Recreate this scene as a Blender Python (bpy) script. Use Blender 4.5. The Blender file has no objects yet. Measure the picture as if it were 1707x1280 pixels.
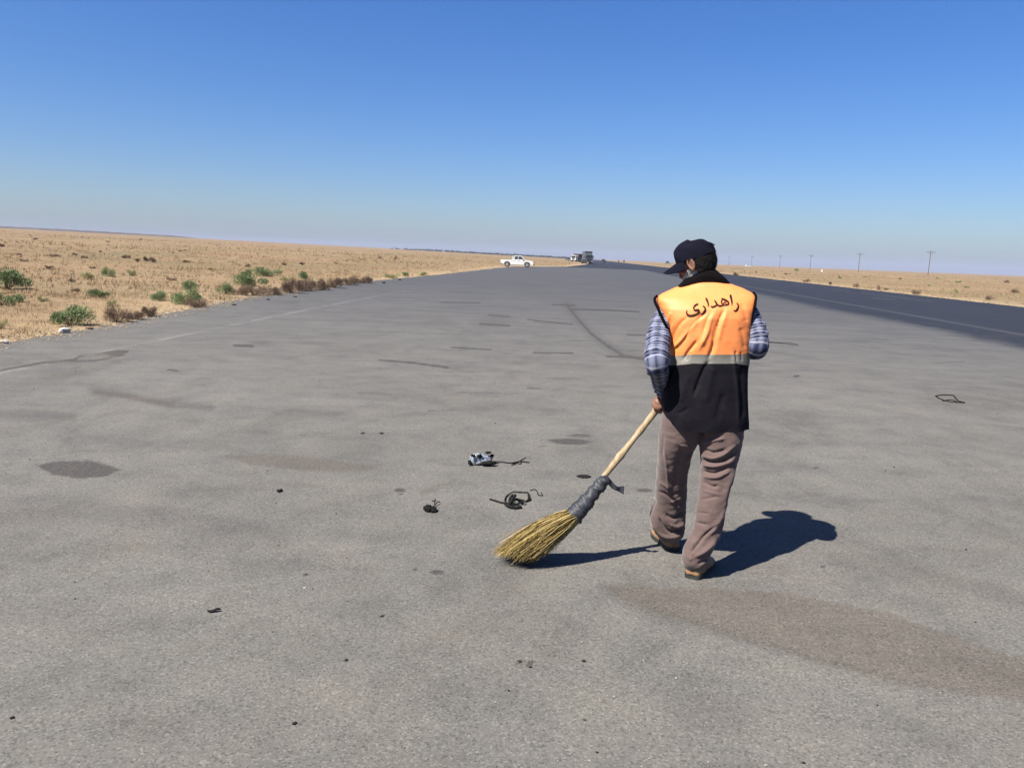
import bpy, bmesh, math, random
import numpy as np
from math import radians, sin, cos, tan, pi, atan2, hypot, sqrt, exp
from mathutils import Vector, Matrix
from mathutils.bvhtree import BVHTree

random.seed(7)
rng = np.random.default_rng(7)
scene = bpy.context.scene
COL = scene.collection

# ------------------------------------------------------------------ camera
FPX, CX, CY, CAMH = 1282.0, 853.5, 640.0, 1.6
ROLL, PITCH = radians(2.1), radians(9.42)
cF = np.array([0, cos(PITCH), -sin(PITCH)])
_U0 = np.array([0, sin(PITCH), cos(PITCH)])
_R0 = np.array([1.0, 0, 0])
cR = _R0 * cos(ROLL) + _U0 * sin(ROLL)
cU = _U0 * cos(ROLL) - _R0 * sin(ROLL)
cC = np.array([0, 0, CAMH])
cam_data = bpy.data.cameras.new('camera')
cam = bpy.data.objects.new('camera', cam_data)
COL.objects.link(cam)
cam.matrix_world = Matrix(((cR[0], cU[0], -cF[0], 0), (cR[1], cU[1], -cF[1], 0), (cR[2], cU[2], -cF[2], CAMH), (0, 0, 0, 1)))
cam_data.sensor_width = 36
cam_data.lens = 36 * FPX / 1707
cam_data.clip_end = 30000
cam_data.clip_start = 0.05
scene.camera = cam

# ------------------------------------------------------------------ light
SUN_EL, SUN_AZ = radians(53.3), radians(50.5)     # shadows run towards azimuth 48 deg right of +Y
to_sun = Vector((-sin(SUN_AZ) * cos(SUN_EL), -cos(SUN_AZ) * cos(SUN_EL), sin(SUN_EL)))
world = bpy.data.worlds.new("World")
scene.world = world
world.use_nodes = True
wn = world.node_tree
wn.nodes.clear()
sky = wn.nodes.new('ShaderNodeTexSky')
sky.sky_type = 'NISHITA'
sky.sun_disc = False
sky.sun_elevation = SUN_EL
sky.sun_rotation = math.atan2(to_sun.x, to_sun.y)
sky.altitude = 356
sky.air_density = 1.08
sky.dust_density = 1.55
sky.ozone_density = 8.8
bg = wn.nodes.new('ShaderNodeBackground')
bg.inputs[1].default_value = 0.05
wo = wn.nodes.new('ShaderNodeOutputWorld')
hs = wn.nodes.new('ShaderNodeHueSaturation')
hs.inputs['Saturation'].default_value = 1.2
hs.inputs['Hue'].default_value = 0.511
wn.links.new(sky.outputs[0], hs.inputs['Color'])
wn.links.new(hs.outputs[0], bg.inputs[0])
wn.links.new(bg.outputs[0], wo.inputs[0])
sun_d = bpy.data.lights.new('sun', 'SUN')
sun_d.energy = 5.0
sun_d.angle = radians(0.53)
sun_d.color = (1.0, 0.94, 0.855)
sun = bpy.data.objects.new('sun', sun_d)
COL.objects.link(sun)
sun.rotation_euler = to_sun.to_track_quat('Z', 'Y').to_euler()
sun.location = (-20, -20, 40)
scene.view_settings.view_transform = 'Standard'
scene.view_settings.look = 'None'
scene.view_settings.gamma = 1
scene.view_settings.exposure = 1.53
scene.view_settings.use_curve_mapping = False

# ------------------------------------------------------------------ helpers: geometry of the view, used to measure the photo
def ray(x, y):
    return cF * FPX + cR * (x - CX) - cU * (y - CY)
def at(x, y, Y):
    d = ray(x, y)
    return cC + d * (Y / d[1])
def flat(x, y, z=0.0):
    d = ray(x, y)
    return cC + d * ((z - CAMH) / d[2])
def proj_arr(P):
    d = P - cC
    w = d @ cF
    w = np.where(w < 0.05, 0.05, w)
    return CX + FPX * (d @ cR) / w, CY - FPX * (d @ cU) / w
AZ = radians(5.44)
def to_uv(x, y): return x * sin(AZ) + y * cos(AZ), x * cos(AZ) - y * sin(AZ)
def to_xy(u, v): return u * sin(AZ) + v * cos(AZ), u * cos(AZ) - v * sin(AZ)

def _hash(ix, iy, s):
    h = (ix.astype(np.int64) * 374761393 + iy.astype(np.int64) * 668265263 + s * 974634777) & 0xffffffff
    h = ((h ^ (h >> 13)) * 1274126177) & 0xffffffff
    return ((h ^ (h >> 16)) & 0xffff) / 65535.0
def vnoise(x, y, s=0):
    x = np.asarray(x, float); y = np.asarray(y, float)
    ix = np.floor(x); iy = np.floor(y); fx = x - ix; fy = y - iy
    fx = fx * fx * (3 - 2 * fx); fy = fy * fy * (3 - 2 * fy)
    a = _hash(ix, iy, s); b = _hash(ix + 1, iy, s); c = _hash(ix, iy + 1, s); d = _hash(ix + 1, iy + 1, s)
    return (a * (1 - fx) + b * fx) * (1 - fy) + (c * (1 - fx) + d * fx) * fy
def fbm(x, y, s=0, o=3):
    r = 0; a = 0.5
    for k in range(o):
        r = r + a * vnoise(np.asarray(x) * 2 ** k, np.asarray(y) * 2 ** k, s + k); a *= 0.5
    return r
def sstep(a, b, x):
    t = np.clip((x - a) / (b - a), 0, 1)
    return t * t * (3 - 2 * t)

U_EDGE = [-40, 8, 10.8, 14.3, 17.5, 24, 39, 59, 100, 121]
V_EDGE = [-8.6, -8.8, -8.9, -9.2, -9.8, -10.8, -11.8, -11.6, -12.2, -12.3]
ROAD_R = 21.9
APRON_END = 121.0
def v_left(u):
    base = np.interp(u, U_EDGE, V_EDGE)
    taper = np.interp(u, [121.0, 150, 230, 400], [-12.3, -4.5, -1.2, -0.8])
    return np.where(np.asarray(u) < 121.0, base, taper)
def height(x, y):
    u, v = to_uv(np.asarray(x, float), np.asarray(y, float))
    L = v_left(u)
    dl = L - v          # metres outside the left edge
    dr = v - ROAD_R
    d = np.maximum(dl, dr)
    n = fbm(x * 0.9 if not np.isscalar(x) else x * 0.9, y * 0.9 if not np.isscalar(y) else y * 0.9, 3)
    out = np.where(dl > 0, 0.0178 * np.maximum(dl, 0), np.where(dr > 0, -0.0015 * np.maximum(dr, 0), 0))
    out = np.where(dl > 900, 0.0178 * 900 + 0.004 * (dl - 900), out)
    r = np.hypot(x, y)
    und = (fbm(x / 35.0, y / 35.0, 11) - 0.45) * np.clip(d / 60.0, 0, 1) * np.clip(r / 150.0, 0.2, 1.2)
    edge = np.interp(d, [-0.35, -0.02, 0.10, 0.8], [-0.05, -0.022, -0.002, 0.01])
    bump = (n - 0.42) * np.interp(d, [-0.1, 0.3, 2], [0.02, 0.09, 0.16])
    return out + und + edge + np.where(d > -0.15, bump, 0)
def ground(x, y):
    """point of the terrain seen at a photo pixel"""
    d = ray(x, y); d = d / np.hypot(d[0], d[1])
    t = 1.5; last = t
    while t < 2500:
        p = cC + d * t
        if p[2] < float(height(np.array([p[0]]), np.array([p[1]]))[0]):
            lo, hi = last, t
            for _ in range(24):
                m = (lo + hi) / 2; p = cC + d * m
                if p[2] < float(height(np.array([p[0]]), np.array([p[1]]))[0]): hi = m
                else: lo = m
            return cC + d * hi
        last = t; t *= 1.01
    return cC + d * 900
def hz(x, y): return float(height(np.array([x]), np.array([y]))[0])

# ------------------------------------------------------------------ object helpers
def tag(o, label=None, cat=None, group=None, kind=None):
    if label: o['label'] = label
    if cat: o['category'] = cat
    if group: o['group'] = group
    if kind: o['kind'] = kind
    return o
def link(name, me, parent=None, mats=()):
    o = bpy.data.objects.new(name, me)
    COL.objects.link(o)
    if me is not None:
        for m in (mats if isinstance(mats, (list, tuple)) else [mats]):
            if m is not None: me.materials.append(m)
    if parent is not None: o.parent = parent
    return o
def empty(name, loc=(0, 0, 0), rz=0.0, label=None, cat=None, group=None):
    o = bpy.data.objects.new(name, None)
    o.empty_display_size = 0.2
    COL.objects.link(o)
    o.location = tuple(float(c) for c in loc); o.rotation_euler = (0, 0, rz)
    return tag(o, label, cat, group)
def np_mesh(name, V, F, smooth=True, uv=None):
    """V (n,3) ; F list/array of equal-size faces"""
    F = np.asarray(F, dtype=np.int32); V = np.asarray(V, dtype=np.float32)
    me = bpy.data.meshes.new(name)
    k = F.shape[1]
    me.vertices.add(len(V)); me.vertices.foreach_set('co', V.ravel())
    me.loops.add(F.size); me.loops.foreach_set('vertex_index', F.ravel())
    me.polygons.add(len(F)); me.polygons.foreach_set('loop_start', np.arange(0, F.size, k, dtype=np.int32))
    me.polygons.foreach_set('loop_total', np.full(len(F), k, dtype=np.int32))
    if uv is not None:
        l = me.uv_layers.new(name='UVMap'); l.data.foreach_set('uv', np.asarray(uv, np.float32)[F.ravel()].ravel())
    me.update(calc_edges=True)
    me.validate()
    me.polygons.foreach_set('use_smooth', np.full(len(me.polygons), smooth))
    return me
def bm_mesh(name, bm, smooth=False):
    me = bpy.data.meshes.new(name)
    bmesh.ops.recalc_face_normals(bm, faces=bm.faces)
    bm.to_mesh(me); bm.free()
    me.polygons.foreach_set('use_smooth', np.full(len(me.polygons), smooth))
    return me
def box(bm, c, s, bev=0.0, rz=0.0):
    r = bmesh.ops.create_cube(bm, size=1.0)
    bmesh.ops.scale(bm, vec=s, verts=r['verts'])
    if bev > 0:
        es = list({e for v in r['verts'] for e in v.link_edges})
        b = bmesh.ops.bevel(bm, geom=es, offset=bev, segments=2, affect='EDGES', profile=0.5)
        vs = list({v for f in b['faces'] for v in f.verts} | {v for v in r['verts'] if v.is_valid})
    else: vs = r['verts']
    if rz: bmesh.ops.rotate(bm, verts=vs, cent=(0, 0, 0), matrix=Matrix.Rotation(rz, 3, 'Z'))
    bmesh.ops.translate(bm, vec=c, verts=vs)
    return vs
def cyl(bm, a, b, r0, r1=None, seg=12):
    a = Vector(a); b = Vector(b); r1 = r0 if r1 is None else r1
    d = b - a
    m = Matrix.Translation((a + b) / 2) @ d.to_track_quat('Z', 'Y').to_matrix().to_4x4()
    bmesh.ops.create_cone(bm, cap_ends=True, segments=seg, radius1=r0, radius2=r1, depth=d.length, matrix=m)
def prism(bm, prof, y0, y1):
    """profile in x,z extruded along y"""
    a = [bm.verts.new((x, y0, z)) for x, z in prof]; b = [bm.verts.new((x, y1, z)) for x, z in prof]
    bm.faces.new(a); bm.faces.new(b[::-1])
    for i in range(len(prof)):
        j = (i + 1) % len(prof)
        bm.faces.new((a[j], a[i], b[i], b[j]))
def tube(pts, radii, seg=8, closed_caps=True):
    """tube along points -> V,F(quads)"""
    P = np.asarray(pts, float); n = len(P)
    R = np.full(n, radii, float) if np.isscalar(radii) else np.asarray(radii, float)
    T = np.gradient(P, axis=0); T /= np.linalg.norm(T, axis=1)[:, None] + 1e-12
    up = np.array([0, 0, 1.0]) if abs(T[0][2]) < 0.9 else np.array([1.0, 0, 0])
    a = np.cross(up, T[0]); a /= np.linalg.norm(a)
    V = []
    for i in range(n):
        a = a - T[i] * (a @ T[i]); a /= np.linalg.norm(a) + 1e-12
        b = np.cross(T[i], a)
        for k in range(seg):
            t = 2 * pi * k / seg
            V.append(P[i] + R[i] * (cos(t) * a + sin(t) * b))
    F = [(i * seg + k, i * seg + (k + 1) % seg, (i + 1) * seg + (k + 1) % seg, (i + 1) * seg + k) for i in range(n - 1) for k in range(seg)]
    if closed_caps:
        for i, rev in ((0, True), (n - 1, False)):
            c = len(V); V.append(P[i])
            for k in range(seg):
                q = (i * seg + k, i * seg + (k + 1) % seg)
                F.append((q[1], q[0], c, c) if rev else (q[0], q[1], c, c))
    return np.array(V), F
def merge(parts):
    V = []; F = []; o = 0
    for v, f in parts:
        V.append(v); F += [tuple(i + o for i in q) for q in f]; o += len(v)
    return np.vstack(V), F
def poly_mesh(name, V, F, smooth=True):
    me = bpy.data.meshes.new(name)
    F2 = []
    for q in F:
        w = []
        for i in q:
            if i not in w: w.append(int(i))
        if len(w) >= 3: F2.append(w)
    me.from_pydata([tuple(map(float, v)) for v in V], [], F2); me.update()
    me.polygons.foreach_set('use_smooth', np.full(len(me.polygons), smooth))
    return me
def catmull(P, n):
    P = np.asarray(P, float); m = len(P)
    if m == 2:
        t = np.linspace(0, 1, n)[:, None]; return P[0] * (1 - t) + P[1] * t
    Q = np.vstack([2 * P[0] - P[1], P, 2 * P[-1] - P[-2]])
    out = []
    for t in np.linspace(0, m - 1 - 1e-9, n):
        i = int(t); f = t - i
        a, b, c, d = Q[i], Q[i + 1], Q[i + 2], Q[i + 3]
        out.append(0.5 * (2 * b + (c - a) * f + (2 * a - 5 * b + 4 * c - d) * f * f + (3 * b - a - 3 * c + d) * f ** 3))
    return np.array(out)
def remesh(o, voxel, smooth_it=2):
    m = o.modifiers.new('r', 'REMESH'); m.mode = 'VOXEL'; m.voxel_size = voxel; m.use_smooth_shade = True
    if smooth_it:
        s = o.modifiers.new('s', 'SMOOTH'); s.factor = 0.5; s.iterations = smooth_it
    dg = bpy.context.evaluated_depsgraph_get()
    dg.update()
    ev = o.evaluated_get(dg)
    me = bpy.data.meshes.new_from_object(ev)
    o.modifiers.clear()
    mats = [x for x in o.data.materials]
    old = o.data
    o.data = me
    me.materials.clear()
    for x in mats: me.materials.append(x)
    me.polygons.foreach_set('material_index', np.zeros(len(me.polygons), np.int32))
    me.polygons.foreach_set('use_smooth', np.full(len(me.polygons), True))
    bpy.data.meshes.remove(old)
    return o

# ------------------------------------------------------------------ material helper
class M:
    def __init__(s, name, rough=0.8, spec=0.3, metal=0.0):
        s.m = bpy.data.materials.new(name); s.m.use_nodes = True
        s.t = s.m.node_tree; s.t.nodes.clear()
        s.o = s.n('ShaderNodeOutputMaterial'); s.b = s.n('ShaderNodeBsdfPrincipled')
        s.t.links.new(s.b.outputs[0], s.o.inputs[0])
        s.set('Roughness', rough); s.set('Specular IOR Level', spec); s.set('Metallic', metal)
        s.tc = None
    def n(s, ty, **kw):
        q = s.t.nodes.new(ty)
        for k, v in kw.items(): setattr(q, k, v)
        return q
    def set(s, k, v):
        if hasattr(v, 'is_output') or isinstance(v, bpy.types.NodeSocket): s.t.links.new(v, s.b.inputs[k])
        else:
            if isinstance(v, (tuple, list)) and len(v) == 3: v = (*v, 1)
            s.b.inputs[k].default_value = v
    def inp(s, sock, v):
        if isinstance(v, bpy.types.NodeSocket): s.t.links.new(v, sock)
        else:
            if isinstance(v, (tuple, list)) and len(v) == 3 and sock.type == 'RGBA': v = (*v, 1)
            sock.default_value = v
    def coord(s, kind='Object', scale=(1, 1, 1), rot=(0, 0, 0)):
        if s.tc is None: s.tc = s.n('ShaderNodeTexCoord')
        mp = s.n('ShaderNodeMapping'); mp.inputs['Scale'].default_value = scale; mp.inputs['Rotation'].default_value = rot
        s.t.links.new(s.tc.outputs[kind], mp.inputs[0]); return mp.outputs[0]
    def noise(s, vec, scale, detail=3, rough=0.55, dist=0.0, out=0):
        q = s.n('ShaderNodeTexNoise'); s.inp(q.inputs['Vector'], vec)
        q.inputs['Scale'].default_value = scale; q.inputs['Detail'].default_value = detail
        q.inputs['Roughness'].default_value = rough; q.inputs['Distortion'].default_value = dist
        return q.outputs[out]
    def voro(s, vec, scale, feature='F1', out='Distance', rnd=1.0):
        q = s.n('ShaderNodeTexVoronoi', feature=feature); s.inp(q.inputs['Vector'], vec); q.inputs['Scale'].default_value = scale
        q.inputs['Randomness'].default_value = rnd
        return q.outputs[out]
    def ramp(s, v, stops, mode='LINEAR'):
        q = s.n('ShaderNodeValToRGB'); q.color_ramp.interpolation = mode
        s.inp(q.inputs[0], v); e = q.color_ramp.elements
        while len(e) < len(stops): e.new(0.5)
        for x, (p, c) in zip(e, stops):
            x.position = p; x.color = (*c, 1) if isinstance(c, (tuple, list)) else (c, c, c, 1)
        return q.outputs[0]
    def rng(s, v, a, b, c=0.0, d=1.0, smooth=False):
        q = s.n('ShaderNodeMapRange'); s.inp(q.inputs[0], v)
        if smooth: q.interpolation_type = 'SMOOTHSTEP'
        for i, x in enumerate((a, b, c, d)): s.inp(q.inputs[i + 1], x)
        return q.outputs[0]
    def mix(s, f, a, b, mode='MIX'):
        q = s.n('ShaderNodeMix', data_type='RGBA', blend_type=mode, clamp_factor=True)
        s.inp(q.inputs[0], f); s.inp(q.inputs[6], a); s.inp(q.inputs[7], b); return q.outputs[2]
    def math(s, op, a, b=0.0, clamp=False):
        q = s.n('ShaderNodeMath', operation=op, use_clamp=clamp); s.inp(q.inputs[0], a); s.inp(q.inputs[1], b); return q.outputs[0]
    def attr(s, name):
        q = s.n('ShaderNodeAttribute', attribute_name=name); return q
    def bump(s, h, strength=0.3, dist=0.01):
        q = s.n('ShaderNodeBump'); s.inp(q.inputs['Height'], h); q.inputs['Strength'].default_value = strength; q.inputs['Distance'].default_value = dist
        s.t.links.new(q.outputs[0], s.b.inputs['Normal']); return q
    def sep(s, v):
        q = s.n('ShaderNodeSeparateXYZ'); s.inp(q.inputs[0], v); return q.outputs

def simple(name, col, rough=0.7, spec=0.3, metal=0.0, var=0.25, scale=40.0, bump=0.15, bdist=0.002):
    col = tuple(x * 0.61 for x in col)
    m = M(name, rough, spec, metal)
    c = m.coord()
    n = m.noise(c, scale, 4)
    lo = tuple(x * (1 - var) for x in col); hi = tuple(min(1, x * (1 + var)) for x in col)
    m.set('Base Color', m.ramp(n, [(0.3, lo), (0.7, hi)]))
    if bump: m.bump(m.noise(c, scale * 3, 3), bump, bdist)
    return m.m

# ------------------------------------------------------------------ ASPHALT material
def mat_asphalt():
    m = M('asphalt', 0.88, 0.25)
    c = m.coord()
    big = m.noise(c, 0.35, 4, 0.6)
    mid = m.noise(c, 2.2, 5, 0.65)
    streak = m.noise(m.coord('Object', (0.35, 1.6, 1), (0, 0, -0.25)), 1.1, 5, 0.65, 0.6)
    grain = m.noise(c, 95, 2, 0.7)
    cell = m.voro(c, 120, out='Color')
    cellv = m.n('ShaderNodeSeparateColor'); m.t.links.new(cell, cellv.inputs[0])
    base = m.ramp(big, [(0.3, (0.0790, 0.0743, 0.0676)), (0.55, (0.0891, 0.0844, 0.0777)), (0.75, (0.0978, 0.0904, 0.0804))])
    base = m.mix(1.0, base, (1.0, 1.012, 0.985), 'MULTIPLY')
    base = m.mix(0.8, base, m.ramp(mid, [(0.28, (0.74, 0.745, 0.755)), (0.5, (1, 1, 1)), (0.75, (1.13, 1.11, 1.06))]), 'MULTIPLY')
    worn = m.noise(m.coord('Object', (1, .7, 1), (0, 0, .5)), 0.9, 7, 0.72, 1.4)
    base = m.mix(0.9, base, m.ramp(worn, [(0.30, (0.74, 0.73, 0.72)), (0.42, (0.93, 0.92, 0.91)), (0.5, (1, 1, 1)), (0.62, (1.07, 1.06, 1.05))]), 'MULTIPLY')
    spots = m.rng(m.noise(c, 3.6, 6, 0.75, 0.6), 0.635, 0.70, 0, 0.45)
    base = m.mix(spots, base, (0.040, 0.037, 0.034))
    base = m.mix(0.7, base, m.ramp(streak, [(0.3, (0.84, 0.85, 0.87)), (0.55, (1, 1, 1)), (0.7, (1.05, 1.045, 1.04))]), 'MULTIPLY')
    # darker, bluer tone with distance, then the darker, newer carriageway
    at_ = m.attr('zones'); z = m.n('ShaderNodeSeparateColor'); m.t.links.new(at_.outputs['Color'], z.inputs[0])
    far, lane, paint = z.outputs[0], z.outputs[1], z.outputs[2]
    fardark = m.mix(0.8, (0.0415, 0.0429, 0.0469), m.ramp(streak, [(0.35, (0.70, 0.71, 0.74)), (0.6, (1.15, 1.13, 1.1))]), 'MULTIPLY')
    base = m.mix(far, base, fardark)
    lanec = m.mix(0.7, (0.0088, 0.0112, 0.0178), m.ramp(m.noise(m.coord('Object', (2.2, 0.12, 1), (0, 0, AZ)), 1.2, 4), [(0.3, (0.75, 0.76, 0.8)), (0.7, (1.35, 1.3, 1.25))]), 'MULTIPLY')
    base = m.mix(m.rng(m.math('ADD', lane, m.math('MULTIPLY', m.math('SUBTRACT', mid, 0.5), 0.5)), 0.25, 0.75, smooth=True), base, lanec)
    # stains
    st_ = m.attr('stains'); s3 = m.n('ShaderNodeSeparateColor'); m.t.links.new(st_.outputs['Color'], s3.inputs[0])
    nz = m.math('ADD', m.math('MULTIPLY', m.math('SUBTRACT', m.noise(c, 7, 6, 0.75), 0.5), 0.75), m.math('MULTIPLY', m.math('SUBTRACT', m.noise(c, 2.2, 3, 0.6), 0.5), 0.35))
    dark = m.rng(m.math('ADD', s3.outputs[0], nz), 0.30, 0.62, smooth=True)
    brown = m.rng(m.math('ADD', s3.outputs[1], m.math('MULTIPLY', nz, 1.1)), 0.26, 0.70, smooth=True)
    soft = s3.outputs[2]
    brk = m.rng(m.noise(c, 30, 4, 0.7), 0.25, 0.7, 0.55, 1.0)
    base = m.mix(m.math('MULTIPLY', m.math('MULTIPLY', dark, brk), 1.0), base, (0.0295, 0.0261, 0.0235))
    base = m.mix(m.math('MULTIPLY', m.math('MULTIPLY', brown, brk), 0.62), base, (0.0549, 0.0442, 0.0335))
    base = m.mix(m.math('MULTIPLY', soft, 0.75), base, (0.0375, 0.0342, 0.0315))
    # pinkish dusty bloom
    dust = m.rng(m.noise(c, 0.8, 4, 0.6, 0.8), 0.58, 0.75, 0, 0.35)
    dust = m.math('MULTIPLY', dust, m.math('SUBTRACT', 1.0, far))
    base = m.mix(dust, base, (0.1139, 0.0971, 0.0837))
    # aggregate: single chips pale and dark
    chips = m.ramp(cellv.outputs[0], [(0.0, 0.62), (0.16, 0.88), (0.5, 1.0), (0.84, 1.10), (1.0, 1.42)])
    gdist = m.rng(far, 0.0, 0.8, 1.0, 0.25)
    base = m.mix(gdist, base, m.mix(1.0, base, chips, 'MULTIPLY'))
    base = m.mix(0.8, base, m.ramp(grain, [(0.3, 0.78), (0.5, 1.0), (0.7, 1.18)]), 'MULTIPLY')
    # worn edge paint
    wear = m.rng(m.noise(c, 14, 5, 0.75), 0.32, 0.62, 0.15, 1.0)
    base = m.mix(m.math('MULTIPLY', m.math('MULTIPLY', paint, wear), 0.62), base, (0.1809, 0.1708, 0.1541))
    m.set('Base Color', base)
    m.set('Roughness', m.rng(mid, 0.3, 0.7, 0.82, 0.95))
    h = m.math('ADD', m.math('MULTIPLY', m.voro(c, 110), 0.8), m.math('MULTIPLY', grain, 0.7))
    m.bump(h, 0.34, 0.003)
    return m.m

def mat_soil():
    m = M('dry_soil', 0.95, 0.1)
    c = m.coord()
    a = m.noise(c, 0.10, 5, 0.65); b = m.noise(c, 1.4, 6, 0.72); f = m.noise(c, 16, 5, 0.75)
    col = m.ramp(a, [(0.30, (0.1300, 0.0877, 0.0496)), (0.5, (0.1633, 0.1136, 0.0665)), (0.72, (0.1874, 0.1391, 0.0877))])
    col = m.mix(0.8, col, m.ramp(b, [(0.26, (0.50, 0.49, 0.46)), (0.46, (0.95, 0.95, 0.94)), (0.75, (1.32, 1.3, 1.2))]), 'MULTIPLY')
    col = m.mix(0.5, col, m.ramp(f, [(0.28, (0.62, 0.6, 0.57)), (0.5, (1, 1, 1)), (0.75, (1.25, 1.24, 1.2))]), 'MULTIPLY')
    olive = m.rng(m.noise(c, 0.05, 5, 0.7, 0.5), 0.47, 0.68, 0, 0.75)
    col = m.mix(olive, col, (0.0907, 0.0817, 0.0424))
    vg = m.attr('verge'); vs_ = m.n('ShaderNodeSeparateColor'); m.t.links.new(vg.outputs['Color'], vs_.inputs[0])
    col = m.mix(m.math('MULTIPLY', vs_.outputs[0], m.rng(b, .3, .6, .35, 1.0)), col, (0.300, 0.225, 0.135))
    m.set('Base Color', col)
    m.bump(m.math('ADD', m.math('MULTIPLY', b, 1.0), m.math('MULTIPLY', f, 0.4)), 0.7, 0.12)
    return m.m

# ------------------------------------------------------------------ terrain
def polar(radii, angs):
    nr, na = len(radii), len(angs)
    R, A = np.meshgrid(radii, angs, indexing='ij')
    X = R * np.sin(A); Y = R * np.cos(A)
    idx = np.arange(nr * na).reshape(nr, na)
    a = idx[:-1]; b = idx[1:]
    F = np.stack([a, np.roll(a, -1, 1), np.roll(b, -1, 1), b], -1).reshape(-1, 4)
    return X.ravel(), Y.ravel(), F, idx
def angles(fine, nf, nc):
    a = np.linspace(-fine, fine, nf)
    b = np.linspace(fine, 2 * pi - fine, nc + 2)[1:-1]
    return np.concatenate([a, b])

MA, MS = mat_asphalt(), mat_soil()
radii = np.concatenate([[0.3, 1, 2], np.geomspace(3, 40, 150), np.geomspace(40.6, 7000, 170)])
X, Y, F, idx = polar(radii, angles(radians(46), 420, 60))
Z = height(X, Y)
V = np.stack([X, Y, Z], 1)
cap = [[idx[0, k], idx[0, (k + 1) % idx.shape[1]], idx[0, idx.shape[1] // 2], idx[0, idx.shape[1] // 2]] for k in range(0)]
terrain = link('ground', np_mesh('ground', V, F), None, MS)
_u, _v = to_uv(X, Y)
_d = np.maximum(v_left(_u) - _v, _v - ROAD_R)
vgr = np.clip(np.exp(-np.maximum(_d, 0) / 1.6) * .85, 0, 1)
arr = np.ones((len(X), 4), np.float32); arr[:, 0] = vgr
a = terrain.data.color_attributes.new('verge', 'FLOAT_COLOR', 'POINT'); a.data.foreach_set('color', arr.ravel())
tag(terrain, 'dry straw coloured steppe rising gently to the left of the asphalt', None, None, 'structure')

# asphalt sheet
def seg_dist(px, py, pts):
    best = np.full(px.shape, 1e9); tb = np.zeros(px.shape)
    for i in range(len(pts) - 1):
        ax, ay = pts[i][:2]; bx, by = pts[i + 1][:2]
        dx, dy = bx - ax, by - ay; L = dx * dx + dy * dy
        t = np.clip(((px - ax) * dx + (py - ay) * dy) / L, 0, 1)
        d = np.hypot(px - ax - t * dx, py - ay - t * dy)
        best = np.minimum(best, d)
    return best
def inside_poly(px, py, P):
    c = np.zeros(px.shape, bool); n = len(P)
    for i in range(n):
        x0, y0 = P[i]; x1, y1 = P[(i + 1) % n]
        cond = ((y0 > py) != (y1 > py)) & (px < (x1 - x0) * (py - y0) / ((y1 - y0) if y1 != y0 else 1e-9) + x0)
        c ^= cond
    return c
ra = np.concatenate([[0.4, 0.9, 1.4], np.arange(1.9, 7.5, 0.026), np.geomspace(7.52, 420, 330), np.geomspace(430, 3500, 30)])
X, Y, F, idx = polar(ra, angles(radians(41), 620, 50))
U_, V_ = to_uv(X, Y)
VL = v_left(U_) + (fbm(X * 1.3, Y * 1.3, 31) - 0.45) * 0.35 + (fbm(X * 6, Y * 6, 37) - 0.45) * 0.10
VR = np.full(X.shape, ROAD_R) + (fbm(X * 0.8, Y * 0.8, 41) - 0.45) * 0.3
ins = (V_ > VL) & (V_ < VR) & (U_ > -38)
keep = ins[F].any(1)
Vc = np.clip(V_, VL, VR); Uc = np.maximum(U_, -38)
X2, Y2 = to_xy(Uc, Vc)
F = F[keep]
used = np.unique(F); rem = -np.ones(len(X2), int); rem[used] = np.arange(len(used))
X2, Y2, U2, V2 = X2[used], Y2[used], Uc[used], Vc[used]
Zr = 0.0 * X2
Pv = np.stack([X2, Y2, Zr], 1)
road = link('asphalt_road', np_mesh('asphalt_road', Pv, rem[F]), None, MA)
tag(road, 'worn grey asphalt lay-by and highway with stains and patches', None, None, 'structure')
px, py = proj_arr(Pv)
front = (Pv[:, 1] > 1.0)
far = np.interp(U2, [5, 9, 14, 22, 32, 46], [0, .08, .26, .55, .80, .93])
far = np.clip(far + 0.10 * sstep(0, 9, V2) * sstep(9, 16, U2), 0, 1)
wob = (fbm(U2 / 9.0, V2 / 2.0, 51) - 0.45) * 1.2
lane = sstep(7.4, 11.6, V2 + wob) * (1 - 0.25 * sstep(11.2, 11.6, V2 + wob * .4) * (1 - sstep(12.2, 13.0, V2 + wob * .4)))
lane = np.maximum(lane, sstep(122, 150, U2) * 0.7)
def stripe(v0, w): return np.clip(1 - np.abs(V2 - v0) / w, 0, 1) ** 0.5
vline = np.interp(U2, [0, 8, 12, 16, 20, 40, 60, 118], [-6.9, -6.96, -7.12, -7.3, -7.43, -8.0, -8.4, -9])
paint = stripe(vline, 0.085) * (1 - sstep(20, 38, U2)) * (0.22 + 0.62 * (fbm(U2 * 1.5, V2, 61) > 0.38))
paint = np.maximum(paint, 0.30 * np.clip(1 - np.abs(V2 - 11.75) / 0.20, 0, 1) ** .5)
paint = np.maximum(paint, 0.5 * np.clip(1 - np.abs(V2 - 18.6) / 0.14, 0, 1) ** .5 * (fbm(U2 / 6, V2 * 0, 66) > .45))
z4 = np.stack([far, lane, np.clip(paint, 0, 1), np.ones_like(far)], 1).astype(np.float32)
a = road.data.color_attributes.new('zones', 'FLOAT_COLOR', 'POINT'); a.data.foreach_set('color', z4.ravel())
dk = np.zeros(len(px)); br = np.zeros(len(px)); sf = np.zeros(len(px))
def ell(arr, cx, cy, hw, hh, rot=0, s=1.0, p=1.0):
    c, s_ = cos(radians(rot)), sin(radians(rot))
    dx, dy = px - cx, py - cy
    q = np.hypot((dx * c + dy * s_) / hw, (-dx * s_ + dy * c) / hh)
    arr[:] = np.maximum(arr, np.where(front, s * np.clip(1.5 - q, 0, 1) ** p, 0))
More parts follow.
